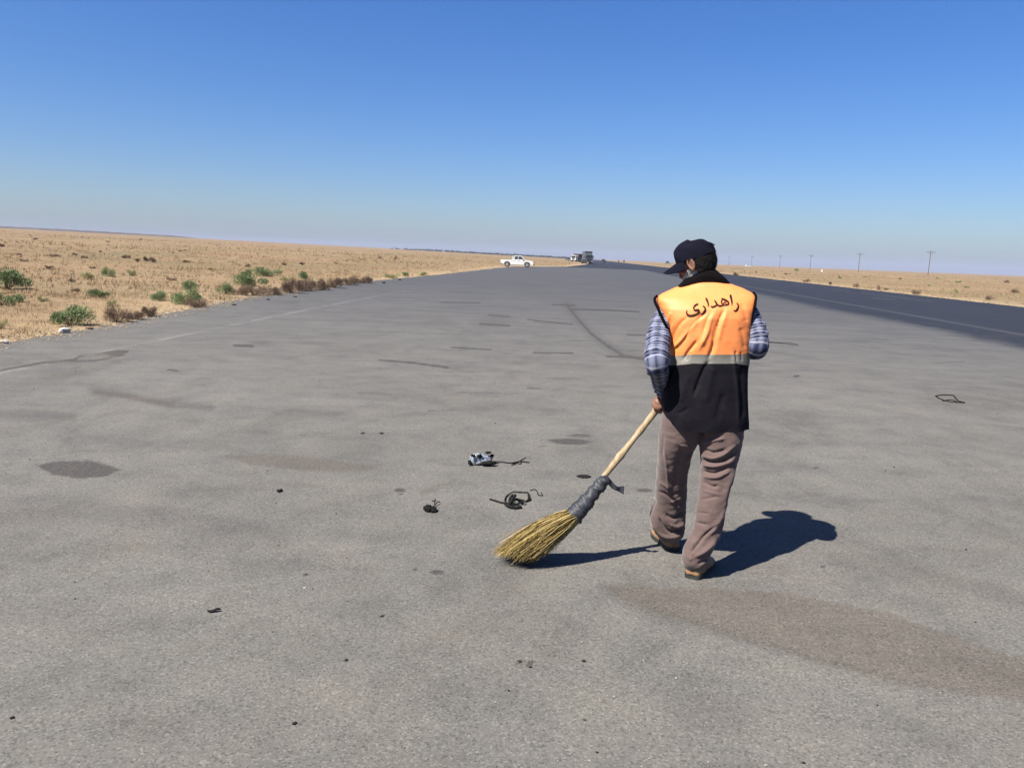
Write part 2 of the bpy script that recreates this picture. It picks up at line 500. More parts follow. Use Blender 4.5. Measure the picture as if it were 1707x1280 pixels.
def line(arr, pts, w, s=1.0):
    d = seg_dist(px, py, pts)
    arr[:] = np.maximum(arr, np.where(front, s * np.clip(1.5 - d / w, 0, 1), 0))
def poly(arr, P, s, fall=10):
    i = inside_poly(px, py, P); d = seg_dist(px, py, P + [P[0]])
    arr[:] = np.maximum(arr, np.where(front, s * np.clip(np.where(i, 0.5 + d / fall, 0.5 - d / fall), 0, 1), 0))
poly(dk, [(60, 776), (100, 768), (150, 768), (205, 782), (180, 793), (130, 797), (85, 790)], 0.95, 14)
poly(br, [(362, 760), (430, 755), (560, 765), (640, 782), (560, 788), (470, 782), (400, 770)], 0.85, 13)
ell(dk, 950, 736, 38, 5, 2, 0.85); ell(dk, 968, 726, 26, 3.5, 0, 0.6); ell(dk, 905, 744, 14, 3, 0, .4)
line(dk, [(0, 618), (70, 605), (123, 600), (135, 593), (176, 587), (212, 586)], 2.2, 0.8)
line(dk, [(120, 602), (160, 601), (208, 591)], 2.2, 0.6)
ell(br, 105, 626, 55, 9, -8, .55); ell(br, 180, 590, 34, 6, -4, .6); ell(sf, 120, 612, 70, 14, -10, .35); ell(sf, 60, 640, 60, 10, -8, .22); ell(br, 95, 600, 40, 5, 12, .5)
ell(dk, 194, 588, 20, 5, -5, .62); ell(dk, 128, 612, 16, 5, -20, .4); ell(dk, 145, 620, 12, 3, 0, .4)
line(sf, [(158, 652), (215, 660), (280, 674), (351, 680)], 6, 0.6); line(br, [(160, 653), (220, 662), (290, 676)], 5, .6)
ell(sf, 185, 655, 30, 6, 0, .4)
line(sf, [(0, 690), (60, 690), (120, 695)], 7, 0.55); ell(dk, 95, 692, 24, 3, 3, .42)
ell(dk, 728, 954, 15, 5, 0, 0.75); ell(dk, 692, 949, 7, 2.5, 0, 0.7)
ell(dk, 667, 817, 11, 4, 0, 0.7); ell(dk, 668, 824, 7, 2, 0, .6)
poly(br, [(1000, 977), (1040, 970), (1120, 978), (1300, 985), (1480, 1020), (1600, 1060), (1760, 1115), (1760, 1180), (1640, 1160), (1500, 1140), (1350, 1100), (1200, 1055), (1110, 1030), (1050, 1008)], 0.85, 22)
line(sf, [(1003, 977), (1050, 1007), (1110, 1030), (1200, 1055), (1350, 1100), (1500, 1140), (1620, 1158)], 9, 0.30)
line(sf, [(1390, 930), (1480, 945), (1600, 972), (1720, 1003)], 12, 0.35)
line(sf, [(1420, 990), (1500, 1005), (1560, 1020)], 12, 0.22)
line(dk, [(945, 508), (962, 530), (985, 556), (1012, 576), (1038, 592), (1078, 600)], 3.0, 0.62)
line(sf, [(945, 508), (962, 530), (985, 556), (1012, 576), (1038, 592), (1078, 600)], 8, 0.45)
line(dk, [(950, 516), (1010, 517), (1065, 520)], 1.8, 0.7); line(dk, [(920, 508), (960, 509)], 1.8, 0.6)
line(dk, [(1010, 594), (1085, 597)], 2.5, 0.6); line(dk, [(1045, 558), (1080, 559)], 1.5, 0.7)
line(dk, [(632, 600), (690, 605), (748, 613)], 2.0, 0.75); line(dk, [(752, 579), (820, 583)], 1.6, 0.75)
line(dk, [(735, 504), (800, 505)], 1.6, 0.6); line(dk, [(888, 588), (955, 589)], 1.8, 0.65)
line(dk, [(800, 540), (850, 543)], 2.0, 0.7); line(dk, [(815, 525), (850, 528)], 1.8, 0.6); ell(sf, 825, 535, 34, 12, 0, .4); ell(sf, 725, 535, 26, 9, 0, .3)
line(dk, [(880, 533), (955, 541)], 1.8, 0.6); line(dk, [(390, 576), (422, 577)], 2.2, 0.85); ell(sf, 435, 572, 22, 4, 0, .5)
line(dk, [(280, 617), (298, 618)], 1.6, 0.85); line(dk, [(757, 655), (835, 655)], 1.4, .6); line(dk, [(877, 646), (905, 648)], 1.4, .6)
ell(br, 735, 808, 30, 5, -12, 0.6); ell(br, 715, 818, 26, 6, -10, .6); ell(br, 1358, 823, 24, 5, 8, .6); ell(sf, 1455, 835, 26, 4, 0, .3)
ell(sf, 1505, 740, 26, 3, 3, .3); ell(sf, 1505, 790, 35, 4, 8, .3); ell(sf, 950, 1040, 40, 8, 25, .25); ell(sf, 880, 1107, 20, 5, 0, .3)
ell(sf, 500, 808, 45, 5, 5, .32); ell(dk, 466, 820, 4, 2, 0, .9); ell(dk, 1074, 817, 15, 3, 0, .8)
line(sf, [(0, 838), (120, 842), (240, 862), (360, 880)], 14, .22); line(sf, [(120, 735), (200, 730), (330, 700)], 12, .22)
line(dk, [(1283, 571), (1310, 573), (1330, 576)], 1.2, .9)
for q in [(866, 1103), (885, 1104), (973, 1102), (880, 1110), (905, 1112), (577, 1100), (510, 958), (637, 1027), (1360, 780), (1327, 627), (605, 722), (636, 722), (1372, 944)]:
    ell(dk, q[0], q[1], 5, 2.0, 0, .95)
rs = random.Random(21)
for k in range(46):      # short drag marks and drips all over the lay-by, thinner with distance
    y = rs.choice([rs.uniform(462, 560), rs.uniform(500, 600), rs.uniform(560, 690)]); x = rs.uniform(120, 1660); sc = (y - 430) / 100.0
    L_ = rs.uniform(14, 60) * (.6 + .25 * sc); sl = rs.uniform(-.05, .12)
    line(dk if rs.random() < .45 else sf, [(x, y), (x + L_ * .5, y + L_ * sl * .5 + rs.uniform(-1, 1)), (x + L_, y + L_ * sl)], rs.uniform(.5, 1.3) * (.5 + .45 * sc), rs.uniform(.3, .6))
for k in range(16):
    y = rs.uniform(600, 1240); x = rs.uniform(0, 1700); sc = (y - 430) / 200.0
    ell(br if rs.random() < .4 else sf, x, y, rs.uniform(14, 60) * sc ** .5, rs.uniform(2.5, 8) * sc, rs.uniform(-6, 14), rs.uniform(.18, .42))
line(sf, [(60, 700), (200, 735), (330, 742), (420, 720)], 12, .25); line(sf, [(0, 860), (150, 850), (300, 868), (420, 905)], 16, .28); line(sf, [(0, 1010), (120, 1040), (260, 1035)], 22, .18)
s4 = np.stack([dk, br, np.clip(sf, 0, 1), np.ones_like(dk)], 1).astype(np.float32)
a = road.data.color_attributes.new('stains', 'FLOAT_COLOR', 'POINT'); a.data.foreach_set('color', s4.ravel())

# ------------------------------------------------------------------ far ridge and tree line
mr = M('far_ridge', 0.95, 0.05); cc = mr.coord(); mr.set('Base Color', mr.ramp(mr.noise(cc, 0.012, 4), [(0.3, (0.0504, 0.0463, 0.0415)), (0.7, (0.0830, 0.0711, 0.0593))]))
pts = []
xs = np.linspace(-160, 330, 70)
for k, x in enumerate(xs):
    top = np.interp(x, [-160, 0, 80, 180, 290, 330], [369, 377.2, 381, 386.5, 392.8, 397.5]) + 0.5 * sin(k * 1.7) * 0.5
    d = ray(x, top); d = d / np.hypot(d[0], d[1])
    pts.append((cC + d * 1300))
V = []; F = []
for k, p in enumerate(pts):
    di = np.array([p[0], p[1], 0]) / np.hypot(p[0], p[1])
    V += [p - di * 160 + np.array([0, 0, -15]), p - di * 50 + np.array([0, 0, -3 + .8 * random.random()]), p, p + di * 250 + np.array([0, 0, -12])]
    if k: a = (k - 1) * 4; b = k * 4; F += [(a + j, b + j, b + j + 1, a + j + 1) for j in range(3)]
tag(link('distant_ridge', np_mesh('distant_ridge', V, F), None, mr.m), 'low dark ridge on the skyline at far left', None, None, 'structure')

mleaf_far = simple('far_trees', (0.055, 0.060, 0.040), 0.9, 0.1, var=0.4, scale=0.3, bump=0)
V = []; F = []
xs = np.concatenate([np.linspace(655, 946, 330)])
for x in xs:
    prob = np.interp(x, [655, 700, 760, 800, 946], [0.15, 0.4, 0.85, 1, 0.9])
    if random.random() > prob: continue
    dist = 1250 + 250 * random.random()
    d = ray(x, 440); d = d / np.hypot(d[0], d[1]); p = cC + d * dist; z = hz(p[0], p[1])
    h = 1.4 + 1.9 * random.random() ; w = 3 + 3 * random.random()
    for t in range(9):
        c = np.array([p[0] + random.uniform(-w, w), p[1] + random.uniform(-4, 4), z + random.uniform(-0.6, h)])
        n = np.array([random.gauss(0, 1), random.gauss(0, 1), random.gauss(0, 1)]); n /= np.linalg.norm(n)
        a_ = np.cross(n, [0.3, 0.4, 0.86]); a_ /= np.linalg.norm(a_); b_ = np.cross(n, a_); s = random.uniform(0.7, 1.5)
        i = len(V); V += [c + a_ * s, c + b_ * s, c - a_ * s, c - b_ * s]; F.append((i, i + 1, i + 2, i + 3))
tag(link('distant_tree_line', np_mesh('distant_tree_line', V, F, False), None, mleaf_far), 'thin dark line of far trees on the horizon behind the white pickup', 'tree line', None, 'stuff')

# ------------------------------------------------------------------ dry grass (one mass)
def mat_grass(name, cols):
    m = M(name, 0.85, 0.15); c = m.coord()
    col = m.ramp(m.noise(c, 0.35, 4, 0.7), cols)
    col = m.mix(0.7, col, m.ramp(m.noise(c, 24, 2, 0.6), [(0.3, (0.65, 0.62, 0.58)), (0.5, (1, 1, 1)), (0.75, (1.3, 1.28, 1.2))]), 'MULTIPLY')
    m.set('Base Color', col); m.set('Subsurface Weight', 0.0); return m.m
MG = mat_grass('straw', [(0.3, (0.1482, 0.1008, 0.0534)), (0.5, (0.1986, 0.1423, 0.0771)), (0.7, (0.2490, 0.1897, 0.1126))])
def scatter(n, rmin, rmax, a0, a1, hmin, hmax, wid, per, side, dens_s):
    """tufts of thin blades in a sector, returns V,F arrays"""
    r = np.exp(rng.uniform(np.log(rmin), np.log(rmax), n)); an = np.radians(rng.uniform(a0, a1, n))
    x = r * np.sin(an); y = r * np.cos(an)
    u, v = to_uv(x, y)
    d = np.where(v < 0, v_left(u) - v, v - ROAD_R)
    den = fbm(x / dens_s, y / dens_s, 71)
    ok = (d > -0.02) & (rng.random(n) < sstep(0.28, 0.62, den) + 0.18) & (rng.random(n) < np.interp(d, [0, .25, 1.2], [.25, .7, 1]))
    x, y, r, d = x[ok], y[ok], r[ok], d[ok]; k = len(x)
    x = np.repeat(x, per); y = np.repeat(y, per); r = np.repeat(r, per); k *= per
    sc = np.sqrt(r / rmin)
    sp = rng.normal(0, 0.05, (k, 2)) * sc[:, None]
    x = x + sp[:, 0]; y = y + sp[:, 1]; z = height(x, y) - 0.01
    h = rng.uniform(hmin, hmax, k) * (0.6 + 0.8 * rng.random(k))
    lean = rng.normal(0, 0.55, (k, 2)) * h[:, None]
    w = wid * sc * rng.uniform(0.6, 1.4, k)
    th = rng.uniform(0, pi, k); wx = np.cos(th) * w; wy = np.sin(th) * w
    A = np.stack([x - wx, y - wy, z], 1); B = np.stack([x + wx, y + wy, z], 1)
    Cc = np.stack([x + lean[:, 0], y + lean[:, 1], z + h], 1)
    V = np.stack([A, B, Cc], 1).reshape(-1, 3)
    return V, np.arange(len(V)).reshape(-1, 3)
parts = [scatter(15000, 9, 26, -46, 6, 0.03, 0.13, 0.0035, 7, -1, 1.6),
         scatter(11000, 24, 95, -44, 4, 0.05, 0.20, 0.008, 6, -1, 4),
         scatter(6000, 90, 330, -42, 4, 0.10, 0.34, 0.03, 4, -1, 14),
         scatter(9000, 30, 170, 8, 44, 0.05, 0.18, 0.011, 5, 1, 5),
         scatter(4000, 150, 420, 5, 44, 0.10, 0.34, 0.035, 4, 1, 14)]
Vs = []; Fs = []; o = 0
for v, f in parts: Vs.append(v); Fs.append(f + o); o += len(v)
tag(link('dry_grass', np_mesh('dry_grass', np.vstack(Vs), np.vstack(Fs), False), None, MG), 'short dry straw coloured grass covering both fields beside the asphalt', 'dry grass', None, 'stuff')

# gravel and straw litter along the pavement edge
mgrav = simple('verge_gravel', (0.28, 0.225, 0.165), 0.95, 0.1, var=0.4, scale=3, bump=0)
V = []; F = []
OCT = np.array([(1, 0, 0), (0, 1, 0), (-1, 0, 0), (0, -1, 0), (0, 0, 1), (0, 0, -1)], float)
OF = [(0, 1, 4), (1, 2, 4), (2, 3, 4), (3, 0, 4), (1, 0, 5), (2, 1, 5), (3, 2, 5), (0, 3, 5)]
for k in range(5200):
    if k < 3600: u = random.uniform(6, 32) if k < 2400 else random.uniform(25, 110); off = random.gauss(0.0, 0.28); v = float(v_left(u)) - off
    else: u = random.uniform(30, 160); v = ROAD_R + random.gauss(0.05, 0.25)
    x, y = to_xy(u, v); s = random.uniform(0.006, 0.022) * (1 + u / 50)
    z = max(hz(x, y), 0.0)
    P = OCT * np.array([random.uniform(.7, 1.4), random.uniform(.7, 1.4), random.uniform(.4, .8)]) * s
    i = len(V); V += list(P + np.array([x, y, z + s * 0.2])); F += [(a + i, b + i, c + i) for a, b, c in OF]
tag(link('verge_gravel', np_mesh('verge_gravel', V, F, False), None, mgrav), 'loose pale gravel scattered along the broken asphalt edges', 'gravel', None, 'stuff')
# ================================================================== THE SWEEPER
def px_scale(Y):          # metres per photo pixel for something standing at distance Y
    return Y / FPX * 1.0
man = empty('person', (0.94, 3.93, 0.0), 0, 'road worker seen from behind in dark cap and orange safety vest sweeping with a broom', 'person')
def kid(name, me, mats, parent=None):
    """mesh given in world coordinates, parented to the man's empty"""
    o = link(name, me, None, mats)
    p = parent or man
    o.parent = p
    off = man.location
    if p is man:
        me.transform(Matrix.Translation(-off))
    else:
        me.transform(Matrix.Translation(-off))
    return o

def loft(rings, n, seg, expo=2.4, world=True):
    """rings: (py, xl, xr, Y, depth) in photo px + metres; horizontal cross sections. returns grid (n,seg,3) and py per row"""
    R = np.array([r[:5] for r in rings], float)
    t = np.zeros(len(R)); t[1:] = np.cumsum(np.abs(np.diff(R[:, 0])) + 2.0); t /= t[-1]
    # monotone-ish interpolation of all columns
    I = []
    for k in range(5):
        I.append(np.interp(np.linspace(0, 1, n), t, R[:, k]))
    I = np.array(I).T
    ker = np.array([1, 2, 3, 2, 1.]); ker /= ker.sum()
    for _ in range(max(1, n // 110)):
        for k in (1, 2, 3, 4):
            pad = np.concatenate([[I[0, k]] * 2, I[:, k], [I[-1, k]] * 2]); I[:, k] = np.convolve(pad, ker, 'valid')
    G = np.zeros((n, seg, 3))
    th = np.linspace(0, 2 * pi, seg, endpoint=False)
    c, s = np.cos(th), np.sin(th)
    cx = np.sign(c) * np.abs(c) ** (2 / expo); sy = np.sign(s) * np.abs(s) ** (2 / expo)
    for i in range(n):
        py, xl, xr, Yc, d = I[i]
        a = at(xl, py, Yc); b = at(xr, py, Yc); m = (a + b) / 2; hw = (b[0] - a[0]) / 2
        G[i, :, 0] = m[0] + hw * cx; G[i, :, 1] = m[1] + d * sy; G[i, :, 2] = m[2] + (b[2] - a[2]) / 2 * cx
    return G, I[:, 0]
def grid_faces(n, seg):
    idx = np.arange(n * seg).reshape(n, seg)
    a = idx[:-1]; b = idx[1:]
    return np.stack([a, b, np.roll(b, -1, 1), np.roll(a, -1, 1)], -1).reshape(-1, 4)
def vert_normals(V, F):
    F = np.asarray(F)
    n = np.cross(V[F[:, 2]] - V[F[:, 0]], V[F[:, 3]] - V[F[:, 1]])
    N = np.zeros_like(V)
    for k in range(4): np.add.at(N, F[:, k], n)
    return N / (np.linalg.norm(N, axis=1)[:, None] + 1e-12)
def folds(V, N, lines, gain=1.0):
    """each fold: (list of photo px points, width px, height m) raised (+) or sunk (-) on the side that faces the camera"""
    x, y = proj_arr(V)
    view = V - cC; view /= np.linalg.norm(view, axis=1)[:, None]
    facing = np.clip(-(N * view).sum(1) * 3, 0, 1)
    D = np.zeros(len(V))
    for pts, w, h in lines:
        P = catmull(pts, max(6, len(pts) * 5)) if len(pts) > 2 else np.array(pts, float)
        n = len(P); best = np.full(len(V), 1e9); bt = np.zeros(len(V))
        for i in range(n - 1):
            ax, ay = P[i]; dx, dy = P[i + 1] - P[i]; L = dx * dx + dy * dy + 1e-9
            t = np.clip(((x - ax) * dx + (y - ay) * dy) / L, 0, 1)
            d = np.hypot(x - ax - t * dx, y - ay - t * dy)
            m = d < best; best[m] = d[m]; bt[m] = (i + t[m]) / (n - 1)
        taper = np.clip(np.minimum(bt, 1 - bt) * 5 + 0.25, 0, 1)
        D += h * taper * np.exp(-(best / w) ** 1.7)
    return V + N * (D * facing * gain)[:, None]

# ---- cloth materials
def mat_cloth(name, col, rough=0.85, spec=0.15, var=0.12, bump=0.12, dirt=0.0, sheen=0.0):
    m = M(name, rough, spec); c = m.coord()
    col = tuple(x * 0.61 for x in col)
    a = m.noise(c, 7, 4, 0.6)
    lo = tuple(x * (1 - var) for x in col); hi = tuple(min(1, x * (1 + var)) for x in col)
    base = m.ramp(a, [(0.3, lo), (0.7, hi)])
    if dirt:
        base = m.mix(m.rng(m.noise(c, 16, 5, 0.7), 0.5, 0.72, 0, dirt), base, (0.20, 0.165, 0.13))
    m.set('Base Color', base)
    if sheen: m.set('Sheen Weight', sheen)
    weave = m.math('ADD', m.noise(m.coord('Object', (1, 1, 5)), 240, 2), m.noise(m.coord('Object', (5, 5, 1)), 240, 2))
    wr = m.noise(c, 34, 4, 0.6, 0.8)
    m.bump(m.math('ADD', m.math('MULTIPLY', weave, 0.10), wr), bump, 0.006)
    return m.m
m_orange = mat_cloth('orange_hi_vis_cloth', (1.0, 0.300, 0.078), 0.62, 0.45, 0.03, 0.06, 0.05)
m_navy = mat_cloth('dark_navy_cloth', (0.0062, 0.0052, 0.0095), 0.9, 0.14, 0.2, 0.2, 0.02)
m_black = mat_cloth('black_trim', (0.0045, 0.0035, 0.0040), 0.95, 0.05, 0.2, 0.15)
m_strip = mat_cloth('reflective_tape', (0.170, 0.165, 0.140), 0.6, 0.4, 0.12, 0.10, 0.2)
m_trou = mat_cloth('brown_trousers', (0.119, 0.079, 0.071), 0.85, 0.2, 0.08, 0.12, 0.06, 0.15)
m_cap = mat_cloth('navy_cap', (0.0050, 0.0052, 0.0135), 0.9, 0.08, 0.2, 0.2)
m_ink = simple('black_print', (0.035, 0.014, 0.010), 0.8, 0.1, var=0.3, scale=60, bump=0)
def mat_plaid():
    m = M('plaid_shirt', 0.85, 0.15)
    tc = m.n('ShaderNodeTexCoord'); uv = m.sep(tc.outputs['UV'])
    nz = m.noise(m.coord(), 14, 3)
    def stripes(v, freq, lo, hi, ph=0.0):
        w = m.math('SINE', m.math('ADD', m.math('MULTIPLY', m.math('ADD', v, m.math('MULTIPLY', nz, 0.022)), freq * 2 * pi), ph))
        return m.rng(w, lo, hi)
    base = (0.0270, 0.0361, 0.0856)
    w1 = stripes(uv[1], 9.7, 0.1, 0.7); w2 = stripes(uv[0], 5.2, 0.1, 0.7)
    d1 = stripes(uv[1], 9.7, 0.45, 0.85, 3.3); d2 = stripes(uv[0], 5.2, 0.55, 0.85, 3.0)
    col = m.mix(m.math('MULTIPLY', w1, 0.62), base, (0.1352, 0.1441, 0.1982))
    col = m.mix(m.math('MULTIPLY', w2, 0.62), col, (0.1352, 0.1441, 0.1982))
    col = m.mix(m.math('MULTIPLY', d1, 0.60), col, (0.0063, 0.0081, 0.0203))
    col = m.mix(m.math('MULTIPLY', d2, 0.60), col, (0.0063, 0.0081, 0.0203))
    t1 = stripes(uv[1], 29, 0.6, 0.95, 1.0)
    col = m.mix(1.0, col, (0.86, 0.86, 0.86), 'MULTIPLY')
    col = m.mix(m.math('MULTIPLY', t1, 0.25), col, (0.6, 0.6, 0.65))
    m.set('Base Color', col)
    m.bump(m.noise(m.coord(), 30, 4, 0.6, 0.8), 0.25, 0.008)
    return m.m
m_plaid = mat_plaid()
def mat_skin():
    m = M('skin', 0.55, 0.4); c = m.coord()
    m.set('Base Color', m.ramp(m.noise(c, 30, 4, 0.6), [(0.3, (0.1088, 0.0512, 0.0320)), (0.7, (0.1601, 0.0800, 0.0512))]))
    m.set('Subsurface Weight', 0.08); m.set('Subsurface Scale', 0.01)
    m.bump(m.noise(c, 160, 3), 0.2, 0.002); return m.m
m_skin = mat_skin()
m_hair = simple('black_hair', (0.0065, 0.006, 0.006), 0.7, 0.15, var=0.5, scale=90, bump=0.9, bdist=0.006)
m_beard = simple('grey_beard', (0.62, 0.62, 0.61), 0.8, 0.2, var=0.4, scale=120, bump=0.8, bdist=0.005)
m_shoe = simple('tan_leather', (0.31, 0.18, 0.085), 0.6, 0.35, var=0.3, scale=26, bump=0.25)
m_sole = simple('dark_rubber_sole', (0.030, 0.032, 0.030), 0.75, 0.3, var=0.3, scale=30)
m_shoedark = simple('grey_shoe_fabric', (0.075, 0.078, 0.08), 0.8, 0.2, var=0.3, scale=40)

# ---- vest shell
VEST = [(711, 1107, 1246, 3.905, .135), (700, 1105.5, 1246, 3.905, .137), (690, 1104.5, 1245.5, 3.905, .138), (660, 1104.5, 1244, 3.91, .135), (640, 1105, 1243.5, 3.91, .132),
        (620, 1108.5, 1245, 3.915, .130), (607, 1112.5, 1246.5, 3.915, .128), (590, 1115.5, 1248, 3.92, .126), (565, 1114.5, 1249.5, 3.92, .128),
        (545, 1111, 1251, 3.925, .130), (528, 1106, 1253.5, 3.93, .130), (514, 1100, 1256, 3.94, .125), (503, 1095.5, 1258.5, 3.955, .115), (497, 1094, 1259, 3.965, .108),
        (490, 1104, 1255, 3.98, .098), (483, 1119, 1243, 3.99, .088), (476, 1134, 1226, 4.0, .078), (470, 1146, 1208, 4.005, .066), (466, 1156, 1197, 4.01, .05)]
NV, SV = 330, 320
G, pyrow = loft(VEST, NV, SV, 2.55)
# cut the front left corner of the hem upwards and give the hem a wave
lat = np.cos(np.linspace(0, 2 * pi, SV, endpoint=False))
thv = np.linspace(0, 2 * pi, SV, endpoint=False)
hemw = np.clip((pyrow - 640) / 70, 0, 1) ** 2
G[:, :, 2] += hemw[:, None] * (0.045 * np.clip(-lat - 0.62, 0, 1) / 0.38)[None, :]
G[:, :, 1] += hemw[:, None] * (0.006 * np.sin(thv * 9 + 0.7))[None, :]
Vv = G.reshape(-1, 3); Fv = grid_faces(NV, SV)
Nv = vert_normals(Vv, Fv)
if ((Vv - Vv.mean(0)) * Nv).sum() < 0: Fv = Fv[:, ::-1]; Nv = -Nv
q = lambda x, y: (1085 + x / 8, 450 + y / 8)
q2 = lambda x, y: (1070 + x / 8, 560 + y / 8)
vf = [([q(740, 560), q(640, 650), q(560, 740), q(490, 850), q(430, 960)], 3.0, -.010), ([q(640, 640), q(545, 770), q(420, 920), q(290, 1060)], 3.4, .011),
      ([q(830, 560), q(770, 640), q(735, 720), q(700, 840)], 2.8, -.006), ([q(860, 540), q(790, 680), q(750, 840), q(640, 1060)], 3.8, .011),
      ([q(975, 530), q(915, 680), q(865, 850), q(825, 1040), q(765, 1190)], 2.9, -.015), ([q(1010, 560), q(940, 760), q(900, 960)], 4, .005),
      ([q(620, 940), q(550, 1030), q(500, 1090), q(430, 1200)], 2.8, -.012), ([q(470, 900), q(380, 1010), q(300, 1080)], 3, -.004),
      ([q(500, 620), q(390, 720), q(310, 860), q(270, 980)], 3.2, -.006), ([q(270, 560), q(240, 650), q(215, 720)], 3, .006), ([q(300, 700), q(260, 900), q(250, 1060)], 3, .006),
      ([q(1195, 760), q(1235, 900), q(1260, 1060)], 4.5, -.006), ([q(1200, 440), q(1255, 580), q(1290, 700)], 4, -.005),
      ([q2(905, 330), q2(835, 430), q2(765, 600), q2(690, 800)], 3.6, -.013), ([q2(640, 520), q2(560, 700), q2(520, 900)], 7, .006), ([q2(960, 400), q2(900, 620), q2(850, 900)], 6, .007),
      ([q2(480, 1030), q2(540, 1010), q2(620, 960)], 3, -.005), ([q2(1100, 760), q2(1030, 960), q2(1000, 1140)], 5, -.006), ([q2(480, 420), q2(440, 540), q2(330, 700)], 3.5, -.006),
      ([q2(1215, 250), q2(1235, 420), q2(1275, 800), q2(1290, 1180)], 3, .008), ([q2(1335, 400), q2(1345, 1100)], 5, -.010),
      ([q2(1250, 200), q2(1260, 340)], 1.8, -.006), ([q2(1320, 210), q2(1330, 340)], 1.8, -.005), ([q2(650, 220), q2(590, 330)], 2.2, -.007)]
Vv = folds(Vv, Nv, vf, 0.92)
wr = (fbm(Vv[:, 0] * 16 + Vv[:, 2] * 5, Vv[:, 2] * 13, 81) - .45) * .006
Vv = Vv + Nv * wr[:, None]
rows = pyrow
rowF = np.repeat(np.arange(NV - 1), SV); colF = np.tile(np.arange(SV), NV - 1)
backness = np.clip(-np.sin(thv), 0, 1)
latF = lat[colF]
top_l = 586.5 + 5.0 * np.clip(-latF - 0.45, 0, 1) / .55 ; bot_l = 601.0 + 6.5 * np.clip(np.abs(latF) - 0.42, 0, 1) / .58
pf = rows[rowF]
is_or = pf < top_l; is_st = (pf >= top_l) & (pf <= bot_l)
matidx = np.where(is_or, 0, 1)
vest_me = np_mesh('safety_vest', Vv, Fv)
vest = kid('safety_vest', vest_me, [m_orange, m_navy])
vest_me.polygons.foreach_set('material_index', matidx.astype(np.int32))
vest['label'] = 'sleeveless vest, orange above and dark navy below'
bvh = BVHTree.FromPolygons([tuple(v) for v in Vv.tolist()], [tuple(f) for f in Fv.tolist()])
# reflective strip, 2 mm proud
Nv2 = vert_normals(Vv, Fv)
sel = np.where(is_st)[0]; used = np.unique(Fv[sel]); mp = -np.ones(len(Vv), int); mp[used] = np.arange(len(used))
kid('reflective_strip', np_mesh('reflective_strip', Vv[used] + Nv2[used] * 0.002, mp[Fv[sel]]), m_strip, vest)
# hem cord
def ring_tube(pts, r, seg=6):
    P = np.array(pts); P = np.vstack([P, P[:2]]); return tube(P, r, seg, False)
hem = G[0, ::4] ; 
# ---- lettering on the back
Q = lambda x, y: (1130 + x / 15.52, 480 + y / 15.52)
glyphs = [
    [(1512, 385, 20), (1548, 430, 38), (1562, 490, 50), (1535, 555, 62), (1490, 600, 52), (1430, 575, 12)],
    [(1362, 175, 30), (1362, 210, 60), (1382, 300, 56), (1396, 380, 46), (1393, 470, 10)],
    [(1115, 275, 20), (1180, 300, 50), (1265, 345, 56), (1312, 395, 46), (1290, 440, 38), (1220, 450, 34), (1150, 455, 44), (1085, 472, 54), (1025, 445, 44), (985, 385, 50), (940, 320, 25)],
    [(1160, 300, 30), (1125, 345, 34), (1128, 395, 36), (1180, 405, 26), (1215, 365, 24), (1200, 330, 22)],
    [(1210, 380, 22), (1250, 425, 26), (1280, 430, 26)],
    [(1010, 440, 34), (960, 478, 46), (890, 500, 50), (838, 472, 14)],
    [(715, 265, 24), (738, 305, 56), (768, 370, 46), (780, 440, 34), (778, 500, 8)],
    [(635, 465, 20), (682, 505, 42), (706, 555, 46), (680, 620, 62), (630, 680, 50), (575, 655, 12)],
    [(525, 420, 28), (460, 445, 44), (412, 500, 38), (410, 560, 36), (460, 582, 44), (525, 578, 56), (548, 618, 44), (490, 672, 44), (400, 712, 54), (310, 722, 54), (250, 692, 48), (225, 640, 34), (238, 565, 8)]]
V = []; F = []
for gi, g in enumerate(glyphs):
    C_ = catmull(np.array(g, float), 34)
    T = np.gradient(C_[:, :2], axis=0); T /= np.linalg.norm(T, axis=1)[:, None] + 1e-9
    row0 = len(V); ok = True
    for k in range(len(C_)):
        w = max(8, C_[k, 2]) * 0.5
        for j in range(4):
            off = (j / 1.5 - 1) * w
            X_, Y_ = Q(C_[k, 0] - T[k, 1] * off, C_[k, 1] + T[k, 0] * off)
            d = Vector(ray(X_, Y_)).normalized()
            hit, nn, _, _ = bvh.ray_cast(Vector(cC), d)
            if hit is None: hit = Vector(at(X_, Y_, 3.8)); nn = -d
            if nn.dot(d) > 0: nn = -nn
            V.append(np.array(hit + nn * (0.0016 + 0.0003 * gi)))
    for k in range(len(C_) - 1):
        for j in range(3):
            a_ = row0 + k * 4 + j; F.append((a_, a_ + 1, a_ + 5, a_ + 4))
lt = kid('lettering', np_mesh('lettering', V, F), m_ink, vest)
